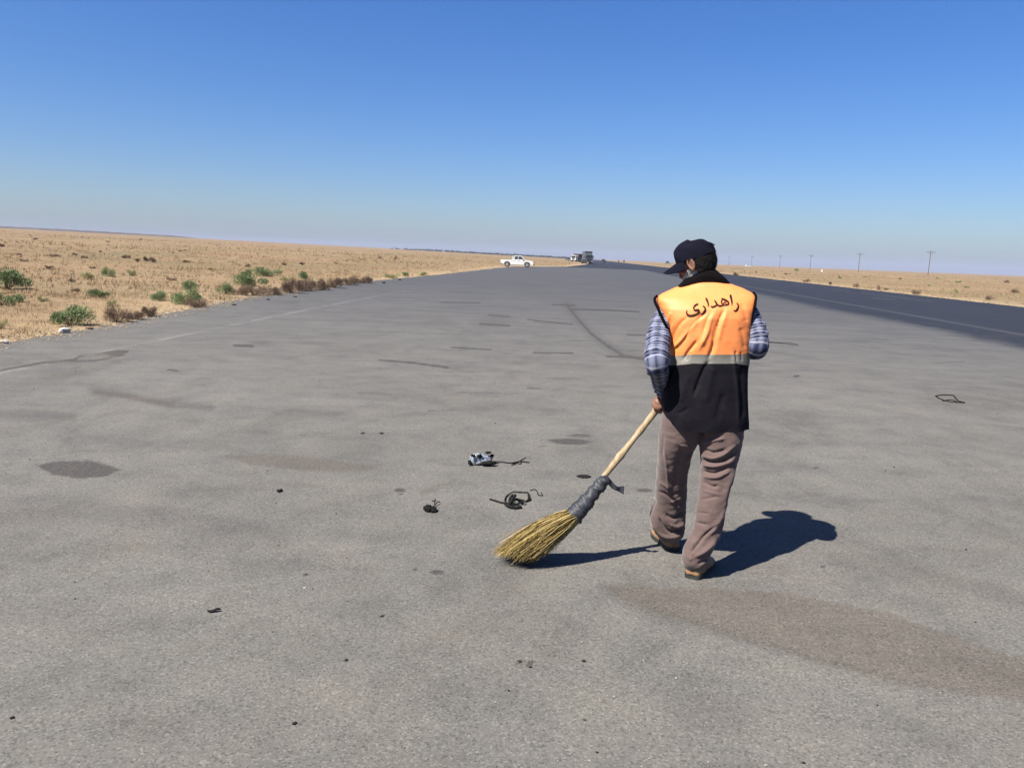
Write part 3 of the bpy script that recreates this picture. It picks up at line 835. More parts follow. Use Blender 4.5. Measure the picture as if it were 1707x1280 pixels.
# ---- collar
COLR = [(486, 1123, 1223, 3.99, .056), (479, 1128, 1220, 3.995, .060), (472, 1134, 1216, 4.0, .064), (465, 1142, 1210, 4.01, .068), (458, 1151, 1203, 4.025, .070), (450, 1158, 1194, 4.035, .064), (449, 1160, 1192, 4.035, .058), (457, 1159, 1193, 4.035, .058)]
def loft2(rings, per, seg, expo=2.2):
    gs = []
    for i in range(len(rings) - 1):
        for k in range(per):
            f = k / per; r = [rings[i][j] * (1 - f) + rings[i + 1][j] * f for j in range(5)]; gs.append(r)
    gs.append(rings[-1]); th = np.linspace(0, 2 * pi, seg, endpoint=False); c, s = np.cos(th), np.sin(th)
    cx = np.sign(c) * np.abs(c) ** (2 / expo); sy = np.sign(s) * np.abs(s) ** (2 / expo)
    out = np.zeros((len(gs), seg, 3))
    for i, (py, xl, xr, Yc, d) in enumerate(gs):
        a = at(xl, py, Yc); b = at(xr, py, Yc); m = (a + b) / 2
        out[i, :, 0] = m[0] + (b[0] - a[0]) / 2 * cx; out[i, :, 1] = m[1] + d * sy; out[i, :, 2] = m[2] + (b[2] - a[2]) / 2 * cx
    return out
Gc = loft2(COLR, 5, 90)
Gc[:, :, 2] += (0.052 * np.clip(-np.sin(np.linspace(0, 2 * pi, 90, endpoint=False)), 0, 1) ** 1.2)[None, :] * np.clip(1 - np.linspace(0, 1.35, len(Gc)), 0, 1)[:, None]
Gc[:, :, 2] -= 0.006 * (np.clip(-np.cos(np.linspace(0, 2 * pi, 90, endpoint=False)), 0, 1) ** 1.5)[None, :] * np.linspace(1, .4, len(Gc))[:, None]
Gc[:, :, 2] += 0.012 * np.sin(np.linspace(0, 2 * pi, 90, endpoint=False) * 3)[None, :] * 0.3
kid('collar', np_mesh('collar', Gc.reshape(-1, 3), grid_faces(len(Gc), 90)), m_black, vest)

# ---- sleeves (shirt)
def sleeve(spine, n=110, seg=56, seed=0, amp=.0042, vfold=()):
    """spine: (px, py, Y, radius_m)"""
    P = np.array([list(at(a, b, c)) + [r] for a, b, c, r in spine]); S = catmull(P, n)
    C3, R = S[:, :3], S[:, 3]
    T = np.gradient(C3, axis=0); L = np.concatenate([[0], np.cumsum(np.linalg.norm(np.diff(C3, axis=0), axis=1))])
    T /= np.linalg.norm(T, axis=1)[:, None]
    a = np.cross([0, 0, 1.0], T[0]); a = a / np.linalg.norm(a) if np.linalg.norm(a) > .1 else np.array([1.0, 0, 0])
    V = np.zeros((n, seg, 3)); UV = np.zeros((n, seg, 2))
    for i in range(n):
        a = a - T[i] * (a @ T[i]); a /= np.linalg.norm(a); b = np.cross(T[i], a)
        for k in range(seg):
            t = 2 * pi * k / seg
            fold = sin(L[i] * 70 + 3.2 * sin(t + seed) + 2.5 * sin(L[i] * 19 + seed) + 1.5 * sin(2 * t - L[i] * 31)) * (0.6 + 0.4 * sin(t * 1 + seed))
            rr = R[i] + amp * fold * (0.6 + 0.8 * sin(L[i] * 17 + seed) ** 2)
            V[i, k] = C3[i] + rr * (cos(t) * a + sin(t) * b); UV[i, k] = (k / seg, L[i])
    idx = np.arange(n * seg).reshape(n, seg)
    F = np.stack([idx[:-1], np.roll(idx, -1, 1)[:-1], np.roll(idx, -1, 1)[1:], idx[1:]], -1).reshape(-1, 4)
    uv = UV.reshape(-1, 2).copy(); uv[:, 1] *= 2.2; uv[:, 0] = np.abs(uv[:, 0] - 0.5) * 2 * .75
    V = V.reshape(-1, 3)
    return V, F, uv
SL = [(1130, 512, 3.985, .050), (1114, 522, 3.965, .060), (1101, 547, 3.915, .061), (1097, 575, 3.835, .060), (1095, 595, 3.785, .064), (1095.5, 609, 3.775, .058), (1099, 626, 3.86, .047), (1103, 644, 3.94, .043), (1107, 656, 3.985, .036), (1108, 664, 4.0, .034)]
SR = [(1232, 505, 3.985, .052), (1243, 522, 3.955, .062), (1256, 548, 3.91, .062), (1262, 568, 3.875, .058), (1262, 579, 3.865, .054), (1259, 583, 3.90, .052), (1250, 584, 3.97, .048), (1236, 588, 4.06, .042), (1222, 592, 4.12, .036)]
shirt = empty('shirt_holder')  # replaced below
bpy.data.objects.remove(shirt)
Va, Fa, uva = sleeve(SL, seed=0.4); Vb, Fb, uvb = sleeve(SR, seed=2.0)
Vsh = np.vstack([Va, Vb]); Fsh = np.vstack([Fa, Fb + len(Va)])
shirt = kid('plaid_shirt', np_mesh('plaid_shirt', Vsh, Fsh, True, np.vstack([uva, uvb])), m_plaid)
shirt['label'] = 'blue and white checked long sleeved shirt'
# armhole bindings
def armhole(pts, r=0.006):
    P = catmull([at(*p) for p in pts], 40); v, f = tube(P, r, 8); return v, f
A1 = armhole([(1096, 493, 3.94), (1091.5, 498, 3.93), (1092.5, 505, 3.89), (1096, 512, 3.865), (1104, 530, 3.85), (1111.5, 545, 3.845), (1116, 552, 3.87)], .0075)
A2 = armhole([(1256, 488, 3.96), (1260, 494, 3.93), (1259.5, 501, 3.90), (1258, 512, 3.87), (1253, 530, 3.86), (1249.5, 550, 3.86), (1248, 580, 3.86)], .007)
for v, f in (A1, A2): kid('armhole_binding', poly_mesh('armhole_binding', v, f), m_black, vest)

# ---- trousers
def pr(x, y): return (1000 + x / 4.064, 680 + y / 4.064)
LEG_L = [(688, 1106, 1180, 3.915, .115), (705, 1102, 1176, 3.92, .118), (727, 1099.5, 1166, 3.93, .112), (745, 1098, 1157, 3.945, .102), (770, 1096, 1150, 3.98, .092), (791, 1094, 1146, 4.01, .086), (812, 1093, 1145, 4.04, .082),
         (832, 1092, 1144, 4.065, .080), (845, 1088, 1143.5, 4.08, .080), (858, 1084, 1143, 4.09, .082), (870, 1084, 1142.5, 4.10, .082), (882, 1088, 1141.5, 4.11, .078), (890, 1093, 1139, 4.11, .070), (897, 1098, 1134, 4.115, .058), (901, 1103, 1130, 4.115, .046)]
LEG_R = [(688, 1160, 1241, 3.90, .115), (705, 1163, 1240.5, 3.90, .118), (727, 1165, 1237.5, 3.89, .112), (745, 1167, 1234, 3.88, .104), (770, 1168, 1228, 3.865, .094), (791, 1167.5, 1222, 3.85, .088), (812, 1166, 1217, 3.84, .084),
         (832, 1164, 1213, 3.825, .080), (850, 1161, 1209, 3.815, .078), (870, 1158, 1206, 3.805, .076), (889, 1154, 1202, 3.795, .075), (902, 1146, 1193, 3.785, .073), (915, 1139.5, 1187, 3.78, .072), (930, 1137, 1182, 3.775, .070), (939, 1138, 1178, 3.775, .062), (947, 1141, 1172, 3.785, .050)]
def closed(rings, n=120, seg=64, expo=2.2):
    G, _ = loft(rings, n, seg, expo)
    V = list(G.reshape(-1, 3)); F = [tuple(x) for x in grid_faces(n, seg)]
    c0 = len(V); V.append(G[0].mean(0)); c1 = len(V); V.append(G[-1].mean(0))
    for k in range(seg):
        j = (k + 1) % seg
        F.append((c0, k, j)); F.append((c1, (n - 1) * seg + j, (n - 1) * seg + k))
    return np.array(V), F
v, f = merge([closed(LEG_L), closed(LEG_R)])
tro = kid('trousers', poly_mesh('trousers', v, f), m_trou)
remesh(tro, 0.0052, 3)
me = tro.data; V = np.zeros(len(me.vertices) * 3); me.vertices.foreach_get('co', V); V = V.reshape(-1, 3)
N = np.zeros(len(V) * 3); me.vertices.foreach_get('normal', N) if hasattr(me.vertices[0], 'normal') else None; N = N.reshape(-1, 3)
off = np.array(man.location)
tf = [([pr(700, 235), pr(760, 222), pr(850, 205)], 2.4, .007), ([pr(690, 318), pr(760, 340), pr(830, 318), pr(905, 260)], 2.6, .010), ([pr(700, 275), pr(770, 300), pr(850, 285)], 2.4, -.007),
      ([pr(685, 350), pr(760, 366), pr(850, 355), pr(925, 300)], 2.2, -.010), ([pr(690, 385), pr(780, 395), pr(860, 372), pr(910, 340)], 2.5, .009), ([pr(685, 425), pr(780, 440), pr(880, 392)], 2.2, -.009),
      ([pr(695, 462), pr(790, 470), pr(880, 425)], 2.6, .008), ([pr(690, 498), pr(760, 530), pr(800, 528)], 2.4, -.007), ([pr(905, 420), pr(860, 560), pr(850, 690), pr(780, 810), pr(700, 880)], 4.5, .010),
      ([pr(880, 560), pr(860, 720), pr(800, 870)], 6, -.009), ([pr(620, 985), pr(650, 930), pr(700, 870), pr(800, 790)], 2.3, -.013), ([pr(575, 950), pr(600, 1010), pr(625, 1030)], 3.2, .007),
      ([pr(640, 1010), pr(720, 960), pr(780, 895)], 3.2, .011), ([pr(650, 705), pr(740, 715)], 1.5, -.005), ([pr(645, 772), pr(725, 790)], 1.5, -.006), ([pr(630, 900), pr(625, 1000)], 2.4, .006),
      ([pr(680, 620), pr(800, 600)], 2.2, -.004), ([pr(700, 560), pr(820, 590)], 2.2, .003), ([pr(660, 1060), pr(720, 1030), pr(745, 1040)], 2.2, -.009),
      ([pr(375, 620), pr(350, 680), pr(340, 740)], 2.4, -.006), ([pr(580, 700), pr(500, 745), pr(440, 720)], 3.4, -.010), ([pr(470, 785), pr(520, 800), pr(575, 780)], 2.2, .009),
      ([pr(395, 740), pr(430, 800), pr(480, 838), pr(565, 822)], 2.4, -.012), ([pr(350, 760), pr(400, 840), pr(470, 872), pr(568, 850)], 2.6, .010), ([pr(450, 595), pr(540, 640)], 2.2, -.006),
      ([pr(440, 280), pr(455, 420), pr(465, 600)], 2.0, .004), ([pr(560, 260), pr(520, 420), pr(500, 560)], 4.0, -.007), ([pr(545, 250), pr(600, 262)], 2.4, .006), ([pr(390, 560), pr(480, 590), pr(560, 560)], 2.4, -.005),
      ([pr(400, 500), pr(470, 540)], 2.2, .004), ([pr(430, 180), pr(420, 330)], 3.0, -.004), ([pr(480, 640), pr(550, 610)], 2.0, .006),
      ([pr(690, 140), pr(780, 150), pr(880, 130)], 2.4, -.006), ([pr(700, 120), pr(690, 190)], 1.8, -.010)]
W = V + off
W = folds(W, N, tf, 1.45)
W = W + N * ((fbm(W[:, 0] * 20 + W[:, 1] * 14, W[:, 2] * 24, 91) - .45) * .013)[:, None]
V = (W - off)
me.vertices.foreach_set('co', V.astype(np.float32).ravel()); me.update()

# ---- shoes
def shoe(heel, yaw, lift=0.0, side=1):
    """built heel at origin, toe along +y"""
    sh = empty('shoe'); sh.parent = man
    sh.location = tuple(np.array([heel[0], heel[1], 0.0]) - off + np.array([0, 0, lift])); sh.rotation_euler = (0, 0, yaw)
    st = [(-.016, .024, .050), (-.004, .037, .075), (.03, .042, .085), (.07, .037, .088), (.11, .036, .080), (.15, .042, .066), (.19, .047, .056), (.23, .044, .048), (.258, .034, .038), (.276, .014, .022)]
    S = catmull(np.array(st), 40); seg = 28; V = np.zeros((40, seg, 3))
    for i, (y, w, h) in enumerate(S):
        xo = 0.012 * side * (sin((y) / .27 * pi))
        for k in range(seg):
            t = 2 * pi * k / seg; ct, s_ = cos(t), sin(t)
            V[i, k] = (xo + w * np.sign(ct) * abs(ct) ** .8, y, 0.022 + (max(0.004, h - 0.022)) * max(0, s_) ** .75 - 0.004 * max(0, -s_))
    Vf = V.reshape(-1, 3); F = [tuple(x) for x in grid_faces(40, seg)]; Vl = list(Vf)
    for i in (0, 39):
        c = len(Vl); Vl.append(V[i].mean(0))
        for k in range(seg):
            F.append((c, i * seg + k, i * seg + (k + 1) % seg))
    o = link('upper', poly_mesh('shoe_upper', Vl, F), sh, m_shoe)
    # sole
    bm = bmesh.new(); n = 26; top = []; bot = []
    out = []
    for i in range(40): out.append((S[i][0], S[i][1] + .004))
    outline = [(0.012 * side * sin(y / .27 * pi) + w, y) for y, w in out] + [(0.012 * side * sin(y / .27 * pi) - w, y) for y, w in out[::-1]]
    t_ = [bm.verts.new((x, y, 0.024)) for x, y in outline]; b_ = [bm.verts.new((x * .97, y, 0.0015 + (0.012 * max(0, (y - .2) / .08)))) for x, y in outline]
    bm.faces.new(t_); bm.faces.new(b_[::-1])
    for i in range(len(outline)):
        j = (i + 1) % len(outline); bm.faces.new((t_[j], t_[i], b_[i], b_[j]))
    link('sole', bm_mesh('sole', bm), sh, m_sole)
    # dark collar of the shoe
    th = np.linspace(0, 2 * pi, 26); P = np.stack([0.030 * np.cos(th), 0.052 + 0.046 * np.sin(th), 0.083 + 0.006 * np.cos(th * 1)], 1)
    v, f = tube(P, 0.010, 8, False); link('ankle_padding', poly_mesh('ankle_padding', v, f), sh, m_shoedark)
    # dark side panel on the outer face
    return sh
hl = flat(1120, 917); hr = flat(1153, 963)
shoe((hl[0] + .004, hl[1] + .000), radians(9), 0, -1)
shoe((hr[0] + .004, hr[1] - .002), radians(-30), 0, 1)

# ---- body: head, neck, torso, arms and hands as one continuous skin
def ico(bm, c, r, sub=3, rot=None):
    v = bmesh.ops.create_icosphere(bm, subdivisions=sub, radius=1.0)['verts']
    m = Matrix.Diagonal((*r, 1)) if not np.isscalar(r) else Matrix.Diagonal((r, r, r, 1))
    if rot is not None: m = rot.to_4x4() @ m
    bmesh.ops.transform(bm, matrix=Matrix.Translation(c) @ m, verts=v)
def chain(bm, pts, rad):
    P = catmull(np.array(pts), max(8, 5 * len(pts))); R = catmull(np.array(rad, float)[:, None], len(P))[:, 0]
    v, f = tube(P, R, 14)
    vs = [bm.verts.new(tuple(x)) for x in v]
    for q_ in f:
        w = []
        for i in q_:
            if i not in w: w.append(i)
        if len(w) > 2: bm.faces.new([vs[i] for i in w])
    ico(bm, P[0], R[0], 2); ico(bm, P[-1], R[-1], 2)
HEAD_C = Vector(at(1160.5, 437, 4.045))
HEAD_R = Matrix.Rotation(radians(57), 3, 'Z') @ Matrix.Rotation(radians(-27), 3, 'X') @ Matrix.Rotation(radians(-3), 3, 'Y')
def H(x, y, z): return HEAD_C + HEAD_R @ Vector((x, y, z))
bm = bmesh.new()
# head (local: +y face, +z crown)
ico(bm, H(0, -0.008, 0.018), (.073, .093, .088), 4, HEAD_R)       # skull
ico(bm, H(0, .022, -.045), (.056, .066, .062), 3, HEAD_R)         # lower face
ico(bm, H(0, .052, -.088), (.030, .030, .024), 3, HEAD_R)         # chin
ico(bm, H(0, .090, -.022), (.012, .020, .026), 3, HEAD_R)         # nose
ico(bm, H(0, .101, -.036), (.014, .013, .011), 3, HEAD_R)
ico(bm, H(0, .078, .014), (.052, .016, .012), 3, HEAD_R)          # brow
ico(bm, H(0, .083, -.060), (.024, .010, .005), 3, HEAD_R); ico(bm, H(0, .081, -.070), (.020, .010, .006), 3, HEAD_R)   # lips
for s in (-1, 1):
    ico(bm, H(s * .036, .064, -.028), (.022, .018, .018), 3, HEAD_R)   # cheek
    ico(bm, H(s * .076, .000, -.008), (.007, .019, .032), 3, HEAD_R @ Matrix.Rotation(s * .35, 3, 'Z'))    # ear plate
    th = np.linspace(0.2, 2 * pi - .9, 16)
    chain(bm, [tuple(H(s * (.082), .002 + .017 * cos(t - 1.0), -.006 + .030 * sin(t - 1.0))) for t in th[::3]], [.0042] * len(th[::3]))
    ico(bm, H(s * .078, .004, -.036), (.006, .010, .010), 2, HEAD_R)
neck0 = Vector(at(1172, 462, 4.02)); 
chain(bm, [tuple(H(0, -.020, -.045)), tuple((H(0, -.02, -.08) + neck0) / 2), tuple(Vector(at(1174, 480, 4.0))), tuple(Vector(at(1177, 510, 3.98)))], [.054, .052, .050, .05])
# torso core (hidden under the vest)
for py, xc, Yc, rx, ry in [(522, 1176, 3.975, .125, .055), (548, 1181, 3.935, .155, .085), (590, 1181, 3.925, .165, .10), (640, 1175, 3.915, .165, .10), (668, 1173, 3.91, .155, .09)]:
    ico(bm, Vector(at(xc, py, Yc)), (rx, ry, .11 if py < 650 else .07), 3)
# stick of the broom: tip on the ground, handle passes through both hands
B_ROOT = Vector(at(958, 861, 3.872)); B_HAND = Vector(at(1099, 674, 4.018))
B_D = (B_HAND - B_ROOT).normalized()
B_TOP = B_HAND + B_D * 0.42
def grip(P, d, wrist, e1, flip=1, tip=1):
    d = d.normalized(); e1 = (e1 - d * e1.dot(d)).normalized(); e2 = d.cross(e1) * flip
    palm = P + e1 * .034
    R3 = Matrix((d, e2, e1)).transposed()
    ico(bm, palm + e1 * .004 + e2 * .004, (.042, .036, .017), 3, R3)
    lens = [1.0, 1.08, 1.02, .86]
    for i in range(4):
        o_ = P + d * ((i - 1.5) * .0205)
        ph = [radians(a) for a in (28, 70, 118, 168, 215, 252)]
        n_ = 6 if i in (1, 2) else 5
        R_ = [.040, .036, .0285, .0270, .0262, .0258]
        pts = [tuple(o_ + (e1 * cos(ph[k] * lens[i] if k else ph[k]) + e2 * sin(ph[k] * lens[i] if k else ph[k])) * R_[k]) for k in range(n_)]
        chain(bm, pts, [.0092, .0090, .0085, .0080, .0076, .0070][:n_])
    ph = [radians(-a) for a in (15, 55, 105, 150)]
    pts = [tuple(P + d * (.026 + .010 * k) * tip + (e1 * cos(ph[k]) + e2 * sin(ph[k])) * [.036, .036, .030, .028][k]) for k in range(4)]
    chain(bm, pts, [.0125, .0115, .0100, .0085])
    chain(bm, [tuple(palm + e1 * .002), tuple(palm * .45 + wrist * .55), tuple(wrist)], [.026, .026, .027])
wl = Vector(at(1107, 660, 3.995)); wr_ = Vector(at(1224, 592, 4.11))
B_H2 = B_HAND + B_D * 0.335
grip(B_HAND, B_D, wl, (wl - B_HAND) + Vector((-.03, -.055, .02)), 1)
grip(B_H2, B_D, wr_, (wr_ - B_H2), -1)
for sp in (SL, SR):
    P = [tuple(Vector(at(a, b, c))) for a, b, c, r in sp]; rr = [r * .62 for a, b, c, r in sp]; rr[-1] = .026; rr[-2] = .028
    chain(bm, P, rr)
chain(bm, [tuple(Vector(at(1107, 664, 4.0))), tuple(wl)], [.026, .026])
body = kid('body', bm_mesh('body', bm, True), m_skin)
remesh(body, 0.0038, 2)
# eyes, eyebrows
m_eye = simple('eye_white', (.6, .58, .55), .3, .5, var=.05, bump=0)
for s in (-1, 1):
    bm = bmesh.new(); ico(bm, H(s * .031, .072, -.002), .0125, 2); eye = kid('eye', bm_mesh('eye', bm, True), m_eye)
    bm = bmesh.new(); ico(bm, H(s * .031, .0835, -.004), (.0055, .003, .0055), 2, HEAD_R); kid('iris', bm_mesh('iris', bm, True), m_black, eye)
# hair: short, dense, below the cap
def shell(fn, nu, nv):
    V = np.array([fn(u, v) for u in np.linspace(0, 1, nu) for v in np.linspace(0, 1, nv)])
    F = [(i * nv + j, i * nv + j + 1, (i + 1) * nv + j + 1, (i + 1) * nv + j) for i in range(nu - 1) for j in range(nv - 1)]
    return V, F
def hairfn(u, v):
    a = radians(-205 + 230 * u)           # around the back from ear to ear (-90 deg = straight back)
    z = 0.05 - 0.128 * v * (0.55 + 0.45 * sin(pi * u))
    r = sqrt(max(0.05, 1 - ((z - 0.012) / .105) ** 2)) ** .8
    j = 1 + .022 * sin(u * 90 + v * 31) * sin(v * 47 + u * 60)
    return tuple(H(.080 * cos(a) * r * j, -.010 + .099 * sin(a) * r * j, z))
bm = bmesh.new()
v, f = shell(hairfn, 70, 30); vs = [bm.verts.new(x) for x in v]
for q_ in f: bm.faces.new([vs[i] for i in q_])
# strands
for k in range(2600):
    u = random.random(); w = random.random() ** .8
    p0 = Vector(hairfn(u, w)); p1 = Vector(hairfn(min(1, max(0, u + random.gauss(0, .012))), min(1.06, w + .12)))
    nrm = (p0 - H(0, -.01, 0)).normalized(); p1 = p1 + nrm * random.uniform(.001, .010)
    sd = (p1 - p0).cross(nrm).normalized() * .0011
    a_, b_, c_ = bm.verts.new(p0 - sd), bm.verts.new(p0 + sd), bm.verts.new(p1); bm.faces.new((a_, b_, c_))
me = bpy.data.meshes.new('hair'); bm.to_mesh(me); bm.free(); kid('hair', me, m_hair)
# beard: grey, cheek to chin
bm = bmesh.new()
def beardfn(u, v):
    a = radians(-8 + 196 * u)
    z = -.008 - .100 * v - .040 * sin(pi * u) * (1 - .5 * v)
    sx = .0675 * (1 - .30 * v); sy = .040 + .045 * (1 - .2 * v)
    return H(sx * cos(a), .008 + sy * sin(a) * 1.02, z)
v, f = shell(lambda u, v_: tuple(beardfn(u, v_)), 40, 14); vs = [bm.verts.new(x) for x in v]
for q_ in f: bm.faces.new([vs[i] for i in q_])
for k in range(2600):
    p0 = beardfn(random.random(), random.random()); nr = (p0 - H(0, 0, -.05)).normalized()
    p1 = p0 + nr * random.uniform(.003, .012) + (HEAD_R @ Vector((0, 0, -1))) * random.uniform(.004, .016); sd = (p1 - p0).cross(Vector((.3, .5, .8))).normalized() * .0009
    bm.faces.new((bm.verts.new(p0 - sd), bm.verts.new(p0 + sd), bm.verts.new(p1)))
me = bpy.data.meshes.new('beard'); bm.to_mesh(me); bm.free(); kid('beard', me, m_beard)
# cap
def capfn(u, v):
    a = 2 * pi * u; e = v * pi / 2
    zb = 0.026 + .010 * sin(a)      # rim a little higher at the brow
    pan = 1 + .010 * abs(cos(3 * a)) * sin(2 * e)
    x = .0855 * cos(a) * cos(e) ** .62 * pan; y = -.006 + .107 * sin(a) * cos(e) ** .62 * pan
    z = zb + .090 * sin(e) ** .92 - .010 * (1 - sin(e)) 
    j = (.0018 * sin(a * 5 + e * 7) + .002 * sin(a * 3 - e * 5)) * cos(e)
    return tuple(H(x * (1 + j * 6), y * (1 + j * 6), z + j))
V, F = shell(capfn, 97, 40)
cap_o = kid('cap', np_mesh('cap', V, F), m_cap)
def brimfn(u, v):
    a = radians(22 + 136 * u); k = (u - .5) * 2
    r0 = np.array([.0855 * cos(a), -.006 + .107 * sin(a)])
    ln = .080 * (1 - abs(k) ** 2.6) ** .5
    y = r0[1] + ln * v; x = r0[0] * (1 + .06 * v)
    z = .028 + .010 * sin(a) - .014 * v - .032 * (x / .08) ** 2 * (.35 + .65 * v)
    return tuple(H(x, y, z))
Vt, Ft = shell(brimfn, 48, 16); 
Vb2 = Vt + np.array(HEAD_R @ Vector((0, 0, -.004)))
v, f = merge([(Vt, Ft), (Vb2, [q_[::-1] for q_ in Ft])])
nu, nv = 48, 16; o_ = nu * nv
f += [(i * nv + nv - 1, (i + 1) * nv + nv - 1, o_ + (i + 1) * nv + nv - 1, o_ + i * nv + nv - 1) for i in range(nu - 1)]
kid('brim', poly_mesh('brim', v, f), m_cap, cap_o)
# crown button and back strap tab
bm = bmesh.new(); ico(bm, H(0, -.006, .117), (.008, .008, .004), 2, HEAD_R)
kid('cap_button', bm_mesh('cap_button', bm, True), m_cap, cap_o)
p0 = H(.0, -.118, .052); tabs = [H(-.018, -.100, .066), H(.018, -.100, .066), H(.010, -.122, .040), H(-.008, -.122, .040)]
bm = bmesh.new(); t_ = [bm.verts.new(x) for x in tabs]; b_ = [bm.verts.new(x + Vector((0, 0, -.004))) for x in tabs]
bm.faces.new(t_); bm.faces.new(b_[::-1])
for i in range(4): bm.faces.new((t_[(i + 1) % 4], t_[i], b_[i], b_[(i + 1) % 4]))
kid('strap_tab', bm_mesh('strap_tab', bm), m_cap, cap_o)

# ================================================================== BROOM
broom = empty('broom', tuple(flat(838, 940)), 0, 'long wooden stick broom with yellow straw head bound in grey rubber, held by the worker', 'broom')
boff = Vector(broom.location)
def bkid(name, me, mats, parent=None):
    me.transform(Matrix.Translation(-boff)); o = link(name, me, parent or broom, mats); return o
def mat_stick():
    m = M('peeled_wood', 0.6, 0.3)
    c = m.coord('Object', (1, 1, 1)); n1 = m.noise(m.coord('Object', (3, 3, 1)), 14, 5, 0.6); n2 = m.noise(c, 9, 4, 0.7)
    col = m.ramp(n1, [(0.3, (0.1423, 0.0978, 0.0504)), (0.5, (0.2134, 0.1571, 0.0889)), (0.7, (0.2668, 0.2104, 0.1304))])
    col = m.mix(m.rng(n2, 0.56, 0.68, 0, .6), col, (0.1186, 0.0622, 0.0296))
    m.set('Base Color', col); m.bump(n1, .35, .003); return m.m
P = []; Rr = []
nst = 46
perp = B_D.cross(Vector((0, 1, 0))).normalized()
for k in range(nst):
    t = k / (nst - 1); p = (B_ROOT - B_D * 0.02) * (1 - t) + B_TOP * t
    p = p + perp * (.005 * sin(t * 7.0 + .5)) * (1 if 0 < t < 1 else 0)
    P.append(tuple(p)); Rr.append(.0165 + .002 * sin(t * 23) + (.0035 if abs(t - .50) < .018 or abs(t - .36) < .015 or abs(t - .62) < .015 else 0))
v, f = tube(P, Rr, 20)
bkid('handle', poly_mesh('handle', v, f), mat_stick())
# rubber binding
m_rub = simple('grey_rubber', (0.027, 0.031, 0.038), 0.6, 0.4, var=0.4, scale=30, bump=0.5, bdist=.004)
W0 = Vector(at(1010, 797, 3.915)); W1 = Vector(at(955, 862, 3.868))
ax = (W1 - W0); n = 70; seg = 30; V = np.zeros((n, seg, 3))
e1 = ax.normalized().cross(Vector((0, 0, 1))).normalized(); e2 = e1.cross(ax.normalized())
for i in range(n):
    t = i / (n - 1)
    r = np.interp(t, [0, .04, .2, .3, .5, .55, .8, 1], [.022, .031, .034, .033, .036, .040, .044, .050])
    for k in range(seg):
        a_ = 2 * pi * k / seg
        sp = ((t * 3.6 + .5 * sin(t * 5) + a_ / (2 * pi)) % 1.0); rr = r + .0038 * (sp ** 3) + .0022 * sin(t * 31 + a_ * 2) + .0016 * sin(t * 70 - a_ * 3 + 4 * sin(t * 9))
        V[i, k] = W0 + ax * t + (e1 * cos(a_) + e2 * sin(a_)) * rr
Vl = list(V.reshape(-1, 3)); F = [tuple(x) for x in grid_faces(n, seg)]
for i in (0, n - 1):
    c = len(Vl); Vl.append(V[i].mean(0))
    for k in range(seg): F.append((c, i * seg + k, i * seg + (k + 1) % seg))
bkid('rubber_binding', poly_mesh('rubber_binding', Vl, F), m_rub)
# loose end of the rubber
pts = [Vector(at(x, y, Y)) for x, y, Y in [(1004, 800, 3.90), (1013, 800, 3.895), (1021, 809, 3.90), (1031, 815, 3.905), (1040, 817, 3.91)]]
C_ = catmull([tuple(p) for p in pts], 18); V = []; F = []
for k, c in enumerate(C_):
    w = .022 + .003 * sin(k * .9)
    for dz in (-1, 1):
        for dy in (-1, 1): V.append(c + np.array([0, dy * .004 + .004 * sin(k), dz * w * (.8 + .2 * sin(k * .4))]))
    if k:
        a_ = (k - 1) * 4; b_ = k * 4
        F += [(a_, b_, b_ + 1, a_ + 1), (a_ + 1, b_ + 1, b_ + 3, a_ + 3), (a_ + 3, b_ + 3, b_ + 2, a_ + 2), (a_ + 2, b_ + 2, b_, a_)]
F += [(0, 1, 3, 2), (len(V) - 4, len(V) - 2, len(V) - 1, len(V) - 3)]
bkid('loose_rubber_end', poly_mesh('loose_rubber_end', V, F, False), m_rub)
